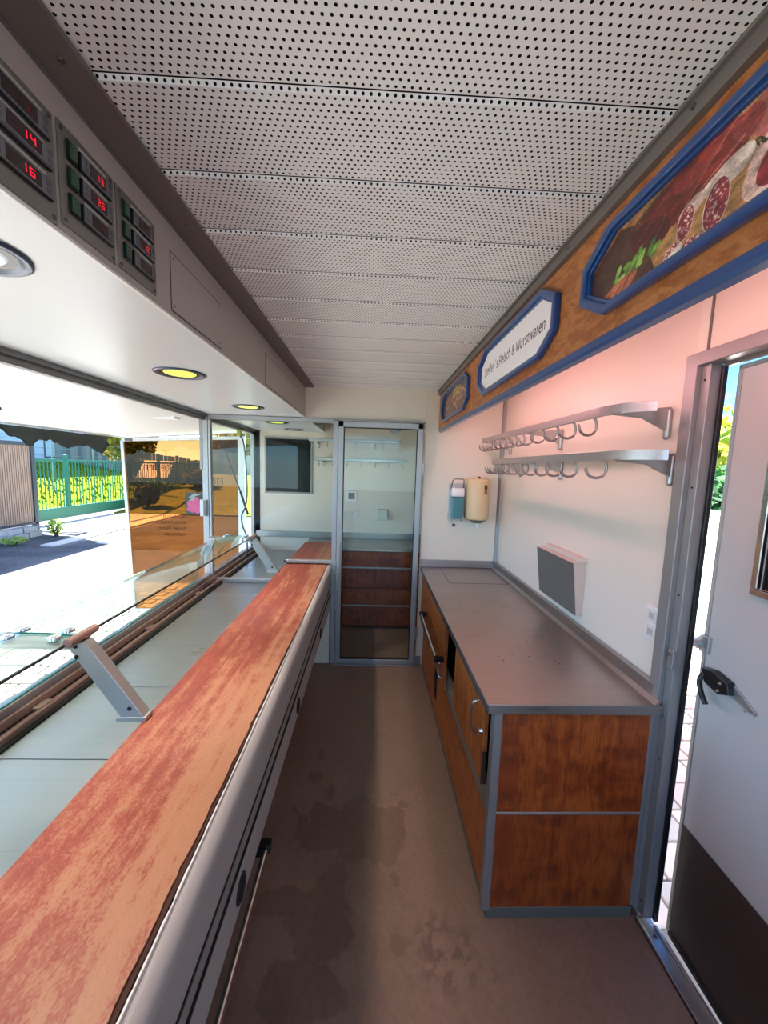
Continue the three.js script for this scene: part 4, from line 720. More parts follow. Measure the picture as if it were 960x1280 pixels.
// ------------------------------------------------------------------ rear compartment behind the glass
{
  const z = -3.7, t = thing('rear_cabinet', 'cherry drawer cabinet seen through the glass door', 'cabinet', [0.1, 0, -3.95]);
  mesh('carcass', box(-0.27, 1.0, 0.02, 0.79, FAR + 0.005, z - 0.02, 0), std(0x17120f, 0.8), t);
  const ys = [0.785, 0.628, 0.618, 0.418, 0.41, 0.243, 0.233, 0.025];
  for (let i = 0; i < 4; i++) { const d = mesh('drawer_front', box(-0.262, 0.62, ys[i * 2 + 1], ys[i * 2], z - 0.018, z, 0.002, i * 0.37, i * 0.21), i % 2 ? woodB : woodA, t); if (i === 0 || i === 2) mesh('grip_strip', box(-0.262, 0.62, ys[i * 2 + 1] - 0.012, ys[i * 2 + 1] + 0.002, z - 0.015, z + 0.008, 0.002), M.alu, d); }
  const w = thing('rear_worktop', 'steel worktop along the end wall of the rear compartment', 'worktop', [-0.1, 0.79, -3.95]);
  mesh('sheet', box(-0.3, 1.0, 0.793, 0.82, FAR + 0.002, z + 0.025, 0.003), M.steel, w);
  mesh('wall_rim', box(-1.25, 1.0, 0.82, 0.885, FAR + 0.001, FAR + 0.02, 0.003), M.steel, w);
  mesh('side_sheet', box(-0.658, -0.3, 0.793, 0.815, FAR + 0.002, FAR + 0.298, 0.002), M.steel, w);
  const win = structGroup('window_2', 'black window with a grey frame in the end wall');
  const x0 = -1.135, x1 = -0.66, y0 = 1.315, y1 = 1.88;
  mesh('pane', box(x0, x1, y0, y1, FAR, FAR + 0.006, 0), new THREE.MeshPhysicalMaterial({ color: 0x0a0d0e, roughness: 0.12, specularIntensity: 0.15 }), win);
  mesh('frame', [box(x1, x1 + 0.018, y0 - 0.018, y1 + 0.018, FAR, FAR + 0.016, 0.003), box(x0 - 0.018, x1, y0 - 0.018, y0, FAR, FAR + 0.016, 0.003), box(x0 - 0.018, x0, y0, y1, FAR, FAR + 0.016, 0.003), box(x0 - 0.018, x1, y1, y1 + 0.018, FAR, FAR + 0.016, 0.003)], M.aluDull, win);
  for (const [y, xa, xb, lb] of [[1.855, -0.66, 0.31, 'upper'], [1.66, -0.6, 0.37, 'lower']]) {
    const r = thing('hook_rail', lb + ' aluminium hook rail on the end wall behind the glass', 'hook rail', [(xa + xb) / 2, y, FAR]);
    mesh('bar', box(xa, xb, y, y + 0.034, FAR + 0.15, FAR + 0.164, 0.005), M.alu, r);
    for (const x of [xa + 0.08, 0.02]) { const f = mesh('wall_foot', box(x - 0.012, x + 0.012, y - 0.06, y + 0.02, FAR, FAR + 0.012, 0.005), M.alu, r); mesh('arm', box(x - 0.007, x + 0.007, y - 0.02, y + 0.004, FAR + 0.01, FAR + 0.16, 0.003), M.alu, f); }
    const n = 7; for (let i = 0; i < n; i++) {
      const x = xa + 0.05 + (xb - xa - 0.1) * i / (n - 1);
      single('meat_hook', tube([[x, y + 0.005, FAR + 0.157], [x, y - 0.03, FAR + 0.152], [x, y - 0.055, FAR + 0.165], [x, y - 0.05, FAR + 0.19], [x, y - 0.03, FAR + 0.2]], 0.0042, 16, 6), M.chrome, 'chrome meat hook on the ' + lb + ' rail of the end wall behind the glass', 'hook', 'hooks on the ' + lb + ' rail behind the glass');
    }
  }
  const v = thing('vent_grille', 'small square vent grille on the end wall behind the glass door', 'vent', [-0.215, 1.29, FAR]);
  mesh('frame', box(-0.275, -0.155, 1.235, 1.345, FAR, FAR + 0.01, 0.003), M.white, v); mesh('grille', box(-0.25, -0.18, 1.255, 1.325, FAR + 0.01, FAR + 0.013, 0.001), std(0x777a7a, 0.6), v);
  socket('switch_plate', 'white triple switch plate on the end wall behind the glass door', -0.225, 1.095, FAR, 'z', 3, false);
  const jb = thing('junction_box', 'square pale junction box on the end wall behind the glass door', 'junction box', [0.13, 1.06, FAR]);
  mesh('box_body', box(0.065, 0.19, 1.035, 1.16, FAR, FAR + 0.05, 0.008), std(0xdedccf, 0.5), jb); mesh('lid', box(0.07, 0.185, 1.04, 1.155, FAR + 0.05, FAR + 0.056, 0.004), std(0xd4d2c4, 0.5), jb);
  // corner post and hanging cable at the hatch end
  single('corner_post', [box(-1.3, -1.2, 0.66, BOX_Y, FAR - 0.04, FAR + 0.0, 0.004), box(-1.29, -1.255, 0.74, 1.92, FAR, FAR + 0.05, 0.004)], M.aluFrame, 'pale aluminium corner post at the far end of the hatch', 'post');
  single('hanging_cable', tube([[-1.27, 1.88, -3.75], [-1.22, 1.8, -3.72], [-1.2, 1.6, -3.72], [-1.19, 1.35, -3.72], [-1.205, 1.2, -3.72], [-1.245, 1.1, -3.72], [-1.235, 1.0, -3.72], [-1.2, 0.9, -3.72], [-1.19, 0.7, -3.72]], 0.0075, 80, 8), std(0x4c5250, 0.6), 'grey cable hanging down beside the hatch corner post', 'cable');
  single('cable_plug', box(-1.285, -1.25, 1.86, 1.92, -3.78, -3.72, 0.006), std(0xb9c24a, 0.5), 'yellow plug at the top of the hanging cable', 'plug');
}
// ------------------------------------------------------------------ raised hatch flap outside, its side screen
{
  const t = thing('hatch_flap', 'white raised serving hatch flap forming a canopy outside', 'canopy', [-2, 1.9, -1.5]);
  const x0 = -1.31, x1 = -2.75, ya = 1.968, yb = 1.855, z0 = FAR - 0.3, z1 = NEAR - 0.3;
  mesh('panel', prism([[x0, ya], [x0, ya + 0.035], [x1, yb + 0.035], [x1, yb]], 'z', z0, z1), std(0xd6dee0, 0.35), t);
  mesh('edge_frame', [box(x1 - 0.02, x1 + 0.01, yb - 0.012, yb + 0.045, z0, z1, 0.005), prism([[x0, ya - 0.006], [x0, ya + 0.04], [x1, yb + 0.04], [x1, yb - 0.006]], 'z', z0 - 0.02, z0 + 0.02)], M.aluFrame, t);
  mesh('lamp_lens', box(-1.75, -1.55, 1.935, 1.95, -3.2, -3.1, 0.002), std(0xf2f5f4, 0.3), t);
  mesh('catch', box(-2.3, -2.22, 1.872, 1.892, -2.42, -2.37, 0.004), M.rubber, t);
  // torn strips of rolled-up awning cloth hanging from the outer edge
  const strip = (zs, label) => {
    const fine = []; for (let i = 0; i + 1 < zs.length; i++) for (let k = 0; k < 5; k++) { const q = k / 5; fine.push([0, 1, 2].map((c) => zs[i][c] + (zs[i + 1][c] - zs[i][c]) * q)); } fine.push(zs[zs.length - 1]);
    zs = fine.map(([z, top, drop], i) => [z, top, drop * (0.75 + 0.5 * vnoise(z * 11, 4, 83)) + drop * 0.25 * (vnoise(z * 40, 2, 84) - 0.5)]);
    const n = zs.length, pos = [], idx = [], R = 5;
    zs.forEach(([z, top, drop]) => { for (let k = 0; k <= R; k++) { const q = k / R; pos.push(-2.776 - 0.03 * Math.sin(q * 3.1) - 0.035 * (vnoise(z * 9, q * 2, 85) - 0.3) * q, top - drop * q, z + 0.015 * (vnoise(z * 7, q * 3, 86) - 0.5)); } });
    for (let i = 0; i + 1 < n; i++) for (let k = 0; k < R; k++) { const a = i * (R + 1) + k, b = a + R + 1; idx.push(a, b, a + 1, a + 1, b, b + 1); }
    const front = pos.slice(), N = pos.length / 3; for (let i = 0; i < N; i++) pos.push(front[i * 3] - 0.006, front[i * 3 + 1] - 0.003, front[i * 3 + 2] + 0.002);
    const m = idx.length; for (let i = 0; i < m; i += 3) idx.push(idx[i] + N, idx[i + 2] + N, idx[i + 1] + N);
    const g = new THREE.BufferGeometry(); g.setAttribute('position', new THREE.Float32BufferAttribute(pos, 3)); g.setIndex(idx); g.computeVertexNormals();
    single('awning_cloth', boxUV(g), std(0x232b27, 0.8), label, 'cloth');
  };
  strip([[-2.95, 1.84, 0.012], [-3.05, 1.84, 0.05], [-3.15, 1.84, 0.11], [-3.3, 1.84, 0.12], [-3.45, 1.84, 0.09], [-3.6, 1.84, 0.12], [-3.75, 1.84, 0.15], [-3.9, 1.84, 0.13], [-4.0, 1.84, 0.17], [-4.12, 1.84, 0.17], [-4.2, 1.838, 0.08]], 'torn dark green awning cloth hanging from the hatch flap edge');
  strip([[-2.2, 1.84, 0.03], [-2.35, 1.84, 0.05], [-2.5, 1.84, 0.055], [-2.65, 1.84, 0.04], [-2.8, 1.84, 0.012], [-2.93, 1.84, 0.01]], 'narrow rolled strip of dark awning cloth along the hatch flap edge');
}
{
  const z = FAR - 0.12, t = thing('side_screen', 'bronze tinted side screen with mirrored lettering outside the hatch', 'screen', [-2, -0.1, z]);
  const o = [[-2.72, 1.81], [-1.46, 1.86], [-1.46, -0.08], [-2.66, -0.1]];
  mesh('pane', prism(o, 'z', z - 0.003, z + 0.003), M.tint, t);
  const bar = (a, b, w) => { const dx = b[0] - a[0], dy = b[1] - a[1], l = Math.hypot(dx, dy), nx = -dy / l * w, ny = dx / l * w; return prism([[a[0] - nx, a[1] - ny], [b[0] - nx, b[1] - ny], [b[0] + nx, b[1] + ny], [a[0] + nx, a[1] + ny]], 'z', z - 0.014, z + 0.014); };
  mesh('frame', [bar(o[0], o[3], 0.014), bar([-2.66, -0.09], [-1.46, -0.07], 0.014)], std(0xc8d2d4, 0.4, 0.3), t);
  mesh('top_bar', [bar([-2.72, 1.818], [-1.4, 1.885], 0.016)], std(0xd4dcdc, 0.4, 0.3), t);
  mesh('edge_post', box(-1.475, -1.4, -0.1, 1.88, z - 0.02, z + 0.02, 0.004), std(0xdfe6e6, 0.4), t);
  mesh('clip', box(-2.68, -2.6, 1.808, 1.838, z + 0.012, z + 0.028, 0.003), std(0x6a7072, 0.4, 0.4), t);
  const font = await new FontLoader().loadAsync('fonts/droid/droid_sans_regular.typeface.json');
  const write = (txt, size, x, y, bold) => { const g = new TextGeometry(txt, { font, size, depth: 0.001, curveSegments: 4 }); g.rotateY(Math.PI); g.translate(x, y, z - 0.004); const m = mesh('lettering', g.index ? g.toNonIndexed() : g, M.letter, t); return m; };
  write('Steffen´s', 0.078, -2.17, 1.5); write('Fleisch & Wurstwaren', 0.078, -1.64, 1.36);
  ['- Hackfleisch', '- Rinderhackfleisch', '- Burger Patties', '- Hacksteaks'].forEach((s, i) => write(s, 0.036, -2.03, 0.975 - i * 0.066));
  const st = thing('flower_sticker', 'square sticker with a pink rose stuck on the tinted screen', 'sticker', [-1.99, 1.0, z + 0.004]);
  mesh('backing', box(-2.06, -1.86, 1.02, 1.27, z + 0.003, z + 0.005, 0), std(0x2a302a, 0.5), st);
  const petals = []; for (let k = 0; k < 14; k++) { const a = k * 2.4, r = 0.016 * Math.sqrt(k) * 1.25, g = new THREE.CircleGeometry(0.03, 12); g.rotateX(rr(-0.15, 0.15)); g.translate(-1.955 + r * Math.cos(a), 1.12 + r * Math.sin(a), z + 0.0062 + 0.002 - k * 0.0001); petals.push(boxUV(g)); }
  mesh('rose_print', petals, std(0xa8486e, 0.6), st);
  mesh('leaf_print', [prism([[-2.04, 1.2], [-1.96, 1.26], [-1.88, 1.25], [-1.97, 1.22]], 'z', z + 0.005, z + 0.006), prism([[-2.03, 1.17], [-1.97, 1.22], [-1.9, 1.21], [-1.96, 1.185]], 'z', z + 0.005, z + 0.006)], std(0x7f8a80, 0.6), st);
  single('gas_strut', [cyl(V(-1.62, 1.84, FAR - 0.02), V(-1.42, 1.3, FAR - 0.015), 0.008, 0.008, 10), cyl(V(-1.42, 1.3, FAR - 0.015), V(-1.34, 1.05, FAR - 0.012), 0.012, 0.012, 10)], M.rubber, 'thin black gas strut beside the tinted side screen', 'strut');
}

// ------------------------------------------------------------------ outdoors
const noiseTex = (s, a, b, fx, fy, size) => dataTex(512, 512, (u, v) => { const n = fbm(u * fx, v * fy, s, 5), f = fbm(u * 180, v * 180, s + 9, 2); return mix3(a, b, sstep(0.25, 0.75, n * 0.6 + f * 0.4)); }, true, size, size);
const asphaltM = matte(0xffffff, noiseTex(501, rgb(88, 90, 92), rgb(114, 115, 115), 9, 9, 4));
const gravelM = std(0xffffff, 0.9, 0, { map: dataTex(512, 512, (u, v) => mix3(rgb(46, 44, 42), rgb(104, 101, 98), sstep(0.3, 0.7, fbm(u * 90, v * 90, 521, 2))), true, 0.9, 0.9) });
struct('street', box(-60, 40, GROUND - 0.12, GROUND - 0.02, -80, 30, 0), asphaltM, 'pale sunlit asphalt street');
struct('gravel_strip', box(-2.95, -1.25, GROUND - 0.03, GROUND - 0.006, -6.45, 3, 0), gravelM, 'speckled gravel strip beside the trailer');
{
  // paved apron beside the trailer: the pavers that show largest are parts, the others one joined part
  const p = structGroup('pavement', 'light concrete block paving beside the trailer');
  mesh('bedding', box(-9, -2.95, GROUND - 0.05, GROUND - 0.016, -6.45, 3, 0), matte(0x2f2c29), p);
  mesh('kerb_line', box(-12, 2, GROUND - 0.05, GROUND + 0.0, -6.62, -6.46, 0.01), std(0xc9c6c0, 0.8), p);
  mesh('edge_line', box(-3.0, -2.93, GROUND - 0.05, GROUND + 0.002, -6.45, 3, 0.01), std(0x6f6c68, 0.8), p);
  const W = 0.22, D = 0.165, gap = 0.024;
  const vary = [0, 1, 2].map((k) => { const g = new RoundedBoxGeometry(W - gap, 0.03, D - gap, 1, 0.006); g.translate(0, -0.015, 0); return boxUV(g, k * 0.31, k * 0.17); });
  const stone = noiseTex(531, rgb(200, 196, 188), rgb(224, 220, 212), 30, 30, 0.8);
  const mats = [0xffffff, 0xf0eee8, 0xe2dfd8, 0xf6f2ea].map((c) => std(c, 0.85, 0, { map: stone }));
  const cells = [], inv = camera.matrixWorldInverse; camera.updateMatrixWorld();
  const v = new THREE.Vector3(); camera.aspect = 0.75; camera.updateProjectionMatrix();
  let row = 0;
  for (let z = -6.45 + D / 2; z < 0.5; z += D, row++) for (let x = -3.0 - W / 2 - (row % 2) * W / 2; x > -7.5; x -= W) {
    v.set(x, GROUND, z).project(camera); const inside = v.z < 1 && Math.abs(v.x) < 1.05 && Math.abs(v.y) < 1.05 && z < -1.2 && x > z * 1.12;
    cells.push({ x, z, d: Math.hypot(x, z), inside });
  }
  cells.sort((a, b) => (b.inside - a.inside) || a.d - b.d);
  const rest = [];
  cells.forEach((c, i) => {
    const g = vary[Math.floor(rnd() * 3)], y = GROUND + rr(-0.002, 0.002);
    if (i < 300) { const m = new THREE.Mesh(g, mats[Math.floor(rnd() * 4)]); m.name = 'paver' + (i ? '_' + String(i).padStart(3, '0') : ''); m.position.set(c.x, y, c.z); m.rotation.y = rr(-0.01, 0.01); m.castShadow = m.receiveShadow = true; p.add(m); }
    else { const h = g.clone(); h.translate(c.x, y, c.z); rest.push(h); }
  });
  if (rest.length) { const m = mesh('far_pavers', rest, mats[1], p); m.userData.kind = 'stuff'; }
}
{ // paving seen through the gap of the side door
  const p = structGroup('pavement', 'pinkish block paving outside the side door');
  mesh('bedding', box(1.06, 12, GROUND - 0.05, GROUND - 0.012, -14, 4, 0), std(0x8d8078, 0.9), p);
  const W = 0.21, g0 = new RoundedBoxGeometry(W - 0.014, 0.03, W - 0.014, 1, 0.006); g0.translate(0, -0.012, 0); const g = boxUV(g0);
  const mats = [0xd9bcae, 0xcfb4a8, 0xe0cabd, 0xc8b8b0].map((c) => std(c, 0.85));
  let i = 0;
  for (let z = -1.0; z > -4.4; z -= W) for (let x = 1.2; x < 4.1; x += W) { const q = x / -z; if (q < 0.8 || q > 1.1) continue; const m = new THREE.Mesh(g, mats[Math.floor(rnd() * 4)]); m.name = 'paver' + (i ? '_' + String(i).padStart(3, '0') : ''); i++; m.position.set(x + (Math.round(z / W) % 2) * W / 2, GROUND + rr(-0.002, 0.002), z); m.castShadow = m.receiveShadow = true; p.add(m); }
}
{
  const gut = thing('gutter', 'dark line of gutter stones along the gate drive', 'gutter', [-7.4, GROUND, -14]);
  mesh('channel', box(-7.55, -7.35, GROUND - 0.03, GROUND - 0.012, -15.4, -9.3, 0), std(0x6e6a66, 0.9), gut);
  mesh('kerb', box(-7.9, -7.55, GROUND - 0.03, GROUND + 0.02, -15.4, -9.3, 0.01), std(0xd8d4cc, 0.85), gut);
  struct('driveway', box(-10.0, -7.9, GROUND - 0.03, GROUND + 0.004, -24, -11.2, 0), std(0xd6d2ca, 0.85), 'pale strip of paving before the green gate');
  const mh = thing('manhole_cover', 'round manhole cover in the street', 'manhole cover', [-6.8, GROUND, -10.2]);
  const ring = new THREE.TorusGeometry(0.36, 0.03, 6, 40); ring.rotateX(Math.PI / 2); ring.scale(1, 0.3, 1); ring.translate(-6.7, GROUND - 0.018, -10.1); mesh('rim', ring.toNonIndexed(), std(0x77736f, 0.7), mh);
  mesh('lid', cyl(V(-6.7, GROUND - 0.03, -10.1), V(-6.7, GROUND - 0.012, -10.1), 0.33, 0.33, 36), std(0xbcb8b2, 0.8), mh);
}
{ // brown slatted privacy fence with dark frame on stacked blocks
  const x = -9.25, t = thing('privacy_fence', 'brown ribbed privacy fence panel in a dark grey frame', 'fence', [x, -0.2, -9]);
  const z0 = -10.75, z1 = -1.0, y0 = -0.16, y1 = 1.9;
  mesh('frame', [box(x - 0.06, x + 0.06, y1, y1 + 0.1, z0 - 0.1, z1, 0.01), box(x - 0.06, x + 0.06, y0 - 0.06, y0, z0 - 0.1, z1, 0.01), box(x - 0.06, x + 0.06, GROUND, y1 + 0.1, z0 - 0.12, z0, 0.01)], M.anthracite, t);
  const slats = []; for (let z = z0; z < z1; z += 0.062) slats.push(box(x - 0.02, x + 0.022, y0, y1, z + 0.004, z + 0.05, 0)); const sl = mesh('slats', slats, std(0xa58770, 0.7), t); sl.userData.kind = 'stuff';
  mesh('backing', box(x - 0.035, x - 0.02, y0, y1, z0, z1, 0), std(0x6a5344, 0.8), t);
  const blk = [[x + 0.17, -10.45, 0], [x + 0.17, -10.02, 0], [x + 0.17, -9.59, 0], [x + 0.17, -10.3, 1], [x + 0.17, -9.87, 1], [x + 0.17, -9.16, 0], [x + 0.17, -8.73, 0]];
  blk.forEach(([bx, bz, r]) => single('concrete_block', box(bx - 0.1, bx + 0.14, GROUND - 0.018 + r * 0.15, GROUND + 0.13 + r * 0.15, bz - 0.2, bz + 0.2, 0.015), std(0xb3b0ac, 0.85), 'grey concrete block stacked at the foot of the privacy fence', 'concrete block', 'blocks at the foot of the fence'));
}
{ // green sliding gate of upright bars
  const x = -10.3, t = thing('sliding_gate', 'green metal sliding gate of upright bars before a lawn', 'gate', [x, GROUND, -16]);
  const z0 = -24, z1 = -11.6;
  mesh('beam', box(x - 0.07, x + 0.07, -0.38, -0.02, z0, z1, 0.02), M.green, t);
  mesh('top_rail', box(x - 0.04, x + 0.04, 1.48, 1.56, z0, z1, 0.01), M.green, t);
  const bar = new THREE.BoxGeometry(0.022, 1.5, 0.022), shared = boxUV(bar); shared.translate(0, 0.73, 0);
  let i = 0; for (let z = z1 - 0.14; z > z0; z -= 0.145) { const m = new THREE.Mesh(shared, M.green); m.name = 'bar' + (i ? '_' + String(i).padStart(3, '0') : ''); i++; m.position.set(0, -GROUND, z + 16); m.castShadow = m.receiveShadow = true; t.add(m); }
  for (const z of [-11.6, -13.35, -19, -23.95]) mesh('post', box(x - 0.05, x + 0.05, -0.02, 1.72, z - 0.05, z + 0.05, 0.01), M.green, t);
  const mf = thing('mesh_fence', 'thin grey mesh fence along the top of the lawn bank', 'fence', [-13, 0.5, -18]);
  const w = []; for (let z = -12; z > -26; z -= 2.4) w.push(cyl(V(-13.5, 0.2, z), V(-13.5, 2.3, z), 0.025, 0.025, 6)); for (const y of [2.28, 2.0, 1.7]) w.push(box(-13.51, -13.49, y - 0.006, y + 0.006, -26, -12, 0)); mesh('wires', w, std(0x6f8f8a, 0.5, 0.3), mf);
}
{ // lawn bank with tufts
  const grassT = noiseTex(551, rgb(76, 108, 16), rgb(112, 138, 30), 26, 26, 6);
  const lawn = struct('lawn', [prism([[-11.2, GROUND - 0.02], [-11.2, GROUND + 0.02], [-13, -0.3], [-24, 1.5], [-40, 1.7], [-40, GROUND - 0.02]], 'z', -60, -9)], matte(0xffffff, grassT), 'sunlit green lawn bank behind the gate');
  const blade = new THREE.ConeGeometry(0.06, 0.16, 3); const im = new THREE.InstancedMesh(blade, matte(0x9cc03c), 2600); im.name = 'grass_tufts'; im.castShadow = im.receiveShadow = true;
  const m4 = new THREE.Matrix4(), col = new THREE.Color();
  for (let k = 0; k < 2600; k++) { const x = rr(-24, -11.4), z = rr(-40, -11.2), y = x > -13 ? GROUND + (-11.2 - x) / 1.8 * 0.2 : -0.3 + (-13 - x) / 11 * 1.8; m4.makeRotationFromEuler(new THREE.Euler(rr(-0.4, 0.4), rr(0, 6), rr(-0.4, 0.4))); m4.setPosition(x, y + 0.06, z); im.setMatrixAt(k, m4); col.setRGB(rr(0.08, 0.15), rr(0.14, 0.22), rr(0.004, 0.012)); im.setColorAt(k, col); }
  im.material.color.set(0xffffff); im.userData = { label: 'loose grass tufts on the lawn bank', category: 'grass', kind: 'stuff' }; scene.add(im);
  struct('verge', prism([[-15.5, GROUND - 0.03], [-15.5, GROUND + 0.03], [-17, GROUND + 0.15], [-24.5, 0.85], [-36, 0.95], [-36, GROUND - 0.03]], 'x', -10.2, 14), matte(0xffffff, noiseTex(561, rgb(92, 106, 32), rgb(136, 138, 58), 22, 22, 5)), 'grassy bank along the far side of the street');
}
function house(name, label, x0, x1, z0, z1, h, roofH, wallM, roofM, wins, face) {
  const t = thing(name, label, 'house', [(x0 + x1) / 2, GROUND, (z0 + z1) / 2]);
  mesh('walls', box(x0, x1, GROUND, h, z0, z1, 0), wallM, t);
  mesh('roof', prism([[x0 - 0.4, h], [(x0 + x1) / 2, h + roofH], [x1 + 0.4, h], [x1 + 0.4, h - 0.15], [x0 - 0.4, h - 0.15]], 'z', z0 - 0.4, z1 + 0.4), roofM, t);
  for (const [a, b, y0, y1] of wins) {
    const fr = mesh('window', face === 'x' ? box(x1, x1 + 0.04, y0, y1, a, b, 0.01) : box(a, b, y0, y1, z1, z1 + 0.04, 0.01), std(0x50585c, 0.5), t);
    mesh('window_pane', face === 'x' ? box(x1 + 0.04, x1 + 0.05, y0 + 0.1, y1 - 0.1, a + 0.1, b - 0.1, 0) : box(a + 0.1, b - 0.1, y0 + 0.1, y1 - 0.1, z1 + 0.04, z1 + 0.05, 0), std(0xbcd0dc, 0.15), fr);
  }
}
house('white_building', 'large white building standing behind the lawn bank', -40, -26, -39, -22, 8, 2.5, std(0xe4eef4, 0.7), std(0x5a5a5e, 0.7), [[-34.6, -31.6, 1.6, 6.4], [-38, -36, 3.2, 5.4]], 'x');
{
  const pl = thing('pallet_stack', 'brown lattice pallets leaning by the white building', 'pallets', [-25.5, 1.6, -36.5]); const l = [];
  for (let i = 0; i < 7; i++) l.push(box(-25.7, -25.55, 1.55, 2.5, -39 + i * 0.6, -38.75 + i * 0.6, 0)); for (const y of [1.6, 2.0, 2.4]) l.push(box(-25.55, -25.4, y, y + 0.14, -39.2, -34.6, 0)); mesh('slats', l, std(0x7a5848, 0.8), pl);
}
house('red_roof_house', 'house with a red tiled roof beyond the plank fence', -21, -12, -60, -50, 3.4, 2.6, std(0xd2c6b4, 0.8), std(0x9a4a38, 0.8), [[-19, -17.6, 1.4, 2.8], [-15.6, -14.2, 1.4, 2.8]], 'z');
{
  const t = thing('plank_fence', 'weathered grey plank fence on top of the grassy bank', 'fence', [-6, 0.85, -26]);
  const g = [0.26, 0.24, 0.28].map((w) => boxUV(new THREE.BoxGeometry(w, 1, 0.04))), mats = [0x9d9a94, 0x87837d, 0xaaa59c].map((c) => std(c, 0.85));
  let i = 0; for (let x = -10; x < 4; x += 0.29, i++) { const m = new THREE.Mesh(g[i % 3], mats[Math.floor(rnd() * 3)]); m.name = 'plank' + (i ? '_' + String(i).padStart(3, '0') : ''); const h = rr(1.35, 1.55); m.scale.y = h; m.position.set(x + 6, h / 2 - 0.05, rr(-0.015, 0.015)); m.castShadow = m.receiveShadow = true; t.add(m); }
  mesh('rail', [box(-10, 4, 1.1, 1.2, -26.1, -26.03, 0), box(-10, 4, 1.9, 2.0, -26.1, -26.03, 0)], mats[1], t);
  const t2 = thing('plank_fence', 'long weathered grey plank fence above the lawn, beside the yellowing tree', 'fence', [-17, 1.0, -30.3]);
  i = 0; for (let x = -24; x < -10.6; x += 0.29, i++) { const m = new THREE.Mesh(g[i % 3], mats[Math.floor(rnd() * 3)]); m.name = 'plank' + (i ? '_' + String(i).padStart(3, '0') : ''); const h = rr(1.9, 2.1), y0 = x > -13 ? -0.2 : -0.3 + (-13 - x) / 11 * 1.8; m.scale.y = h; m.position.set(x + 17, h / 2 + y0 - 1.05, rr(-0.015, 0.015)); m.castShadow = m.receiveShadow = true; t2.add(m); }
  const s = thing('site_sign', 'plain white board leaning back on legs on the grassy bank', 'board', [-11.2, 0.2, -21]);
  mesh('board', prism([[-20.55, 0.72], [-20.5, 0.72], [-21.35, 1.62], [-21.4, 1.62]], 'x', -12.3, -10.7), std(0xf3f1ec, 0.6), s);
  for (const x of [-12.1, -10.95]) mesh('leg', box(x, x + 0.08, GROUND, 1.0, -20.95, -20.87, 0), mats[1], s);
}
function tree(name, label, x, z, base, trunkH, rx, ry, cols, n = 1500, size = 0.16) {
  const t = thing(name, label, name.includes('hedge') || name.includes('bush') || name.includes('shrub') ? 'shrub' : 'tree', [x, base, z]);
  const tr = [cyl(V(x, base - 0.05, z), V(x + 0.05, base + trunkH + ry * 0.8, z), 0.05 * rx + 0.05, 0.03 * rx, 9)];
  for (let k = 0; k < 5; k++) { const a = k * 1.26 + 0.4; tr.push(cyl(V(x, base + trunkH * (0.7 + 0.08 * k), z), V(x + Math.cos(a) * rx * 0.6, base + trunkH + ry * rr(0.6, 1.3), z + Math.sin(a) * rx * 0.6), 0.03 * rx + 0.02, 0.015, 7)); }
  mesh('trunk', tr, std(0x4d3c2e, 0.9), t);
  const pos = [], colr = [], c = new THREE.Color();
  for (let i = 0; i < n; i++) {
    const a = rnd() * 6.283, b = Math.acos(rr(-1, 1)), q = Math.pow(rnd(), 0.4) * (0.75 + 0.35 * vnoise(a * 2, b * 3, 7)), cx = x + Math.cos(a) * Math.sin(b) * q * rx, cy = base + trunkH + ry + Math.cos(b) * q * ry, cz = z + Math.sin(a) * Math.sin(b) * q * rx;
    const u = V(rr(-1, 1), rr(-1, 1), rr(-1, 1)).normalize(), w = V(rr(-1, 1), rr(-1, 1), rr(-1, 1)).cross(u).normalize(), s = size * rr(0.6, 1.3);
    c.set(cols[Math.floor(rnd() * cols.length)]);
    const P4 = [[-s, 0], [0, -s * 0.5], [s, 0], [0, s * 0.5]].map(([k, l]) => [cx + u.x * k + w.x * l, cy + u.y * k + w.y * l, cz + u.z * k + w.z * l]);
    for (const k of [0, 1, 2, 0, 2, 3]) { pos.push(...P4[k]); colr.push(c.r, c.g, c.b); }
  }
  const g = new THREE.BufferGeometry(); g.setAttribute('position', new THREE.Float32BufferAttribute(pos, 3)); g.setAttribute('color', new THREE.Float32BufferAttribute(colr, 3)); g.computeVertexNormals(); g.setAttribute('uv', new THREE.BufferAttribute(new Float32Array(pos.length / 3 * 2), 2));
  mesh('foliage', g, new THREE.MeshPhysicalMaterial({ vertexColors: true, roughness: 0.9, transmission: 0.3, thickness: 0, side: THREE.DoubleSide }), t);
}
tree('leafy_tree', 'tall yellowing tree rising before the long plank fence', -16.6, -27, 0.1, 1.3, 2.2, 2.1, [0x8a8a2a, 0xb09838, 0x6a7a2a, 0x9c7c30], 3200, 0.2);
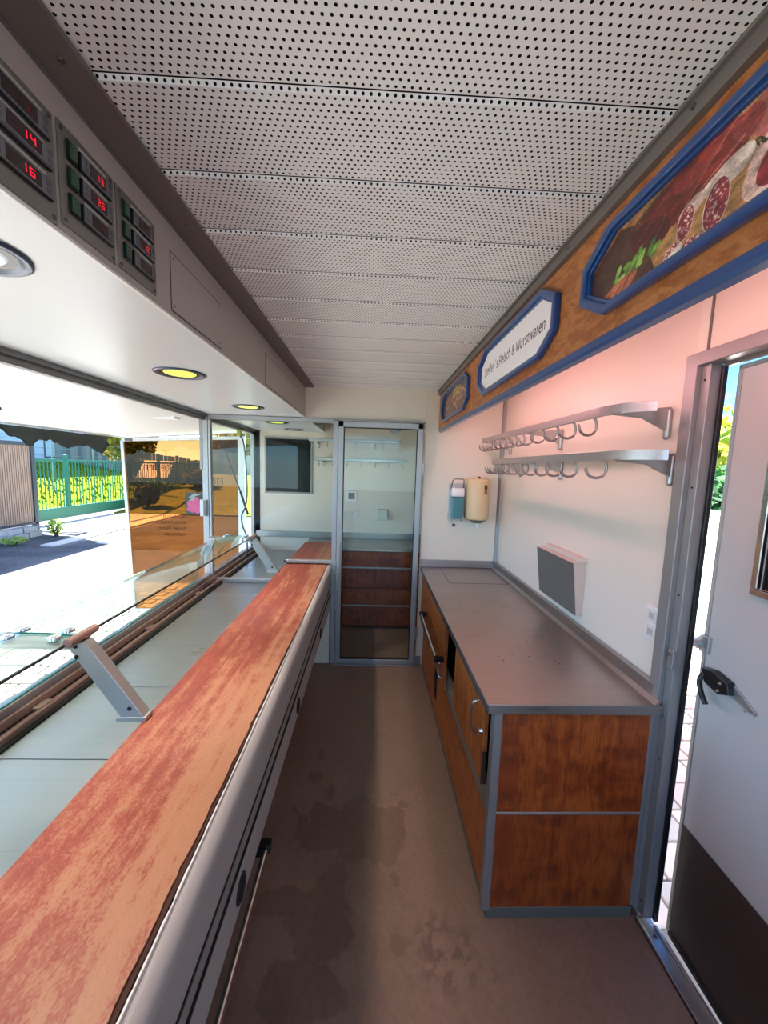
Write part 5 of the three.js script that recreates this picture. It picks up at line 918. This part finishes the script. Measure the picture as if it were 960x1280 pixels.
tree('dark_bush', 'dark green bush on the bank beside the gate drive', -9.6, -16.8, GROUND + 0.1, 0.1, 0.5, 0.45, [0x2c4424, 0x3a5a2c, 0x243a20], 1500, 0.12);
tree('leafy_tree', 'olive green tree behind the plank fence near the red roof', -7.8, -29.5, 0.9, 1.2, 2.0, 1.9, [0x5a6a2c, 0x7a7c34, 0x8c7a38], 2400, 0.2);
tree('dark_bush', 'low scrubby bush halfway up the grassy bank', -9.4, -21.0, 0.25, 0.15, 0.8, 0.4, [0x5a6a30, 0x7a8038, 0x46562a], 1300, 0.12);
tree('weed_shrub', 'straggly weeds growing at the foot of the privacy fence', -8.55, -10.6, GROUND, 0.04, 0.24, 0.22, [0x9fc050, 0xbcd060, 0x7ca044], 200, 0.05);
tree('weed_shrub', 'low weeds along the concrete blocks', -8.55, -9.35, GROUND, 0.02, 0.34, 0.08, [0x8fae4c, 0xa8c256], 160, 0.04);
tree('leafy_tree', 'rust coloured tree beyond the plank fence on the bank', -12.5, -36, 0.2, 1.4, 2.4, 2.2, [0x8a6a2c, 0xa07c34, 0x7a7a30], 2600, 0.22);
tree('leafy_tree', 'broad green tree far beyond the plank fence on the bank', -6.0, -38, 0.9, 1.4, 3.0, 2.4, [0x6a8a34, 0x88a040, 0x9aa84a], 2800, 0.24);
// beyond the side door
{
  const t = thing('garden_wall', 'low white garden wall beyond the side door', 'wall', [4.9, GROUND, -5]);
  mesh('wall_body', box(4.85, 5.05, GROUND - 0.02, 1.08, -12, 2, 0.01), std(0xe6ece8, 0.8), t); mesh('coping', box(4.8, 5.1, 1.08, 1.14, -12, 2, 0.01), std(0xf0f0ea, 0.8), t);
  tree('hedge_shrub', 'dark green hedge behind the garden wall', 5.9, -6.3, GROUND, 0.6, 0.75, 0.85, [0x2f6a2c, 0x3f7c34, 0x24562a], 2600, 0.1);
  tree('garden_tree', 'yellow green tree behind the garden hedge', 8.2, -9.2, GROUND, 1.6, 1.2, 1.1, [0xb8c030, 0xd0c848, 0x8aa838], 1800, 0.13);
}
renderer.render(scene, camera);
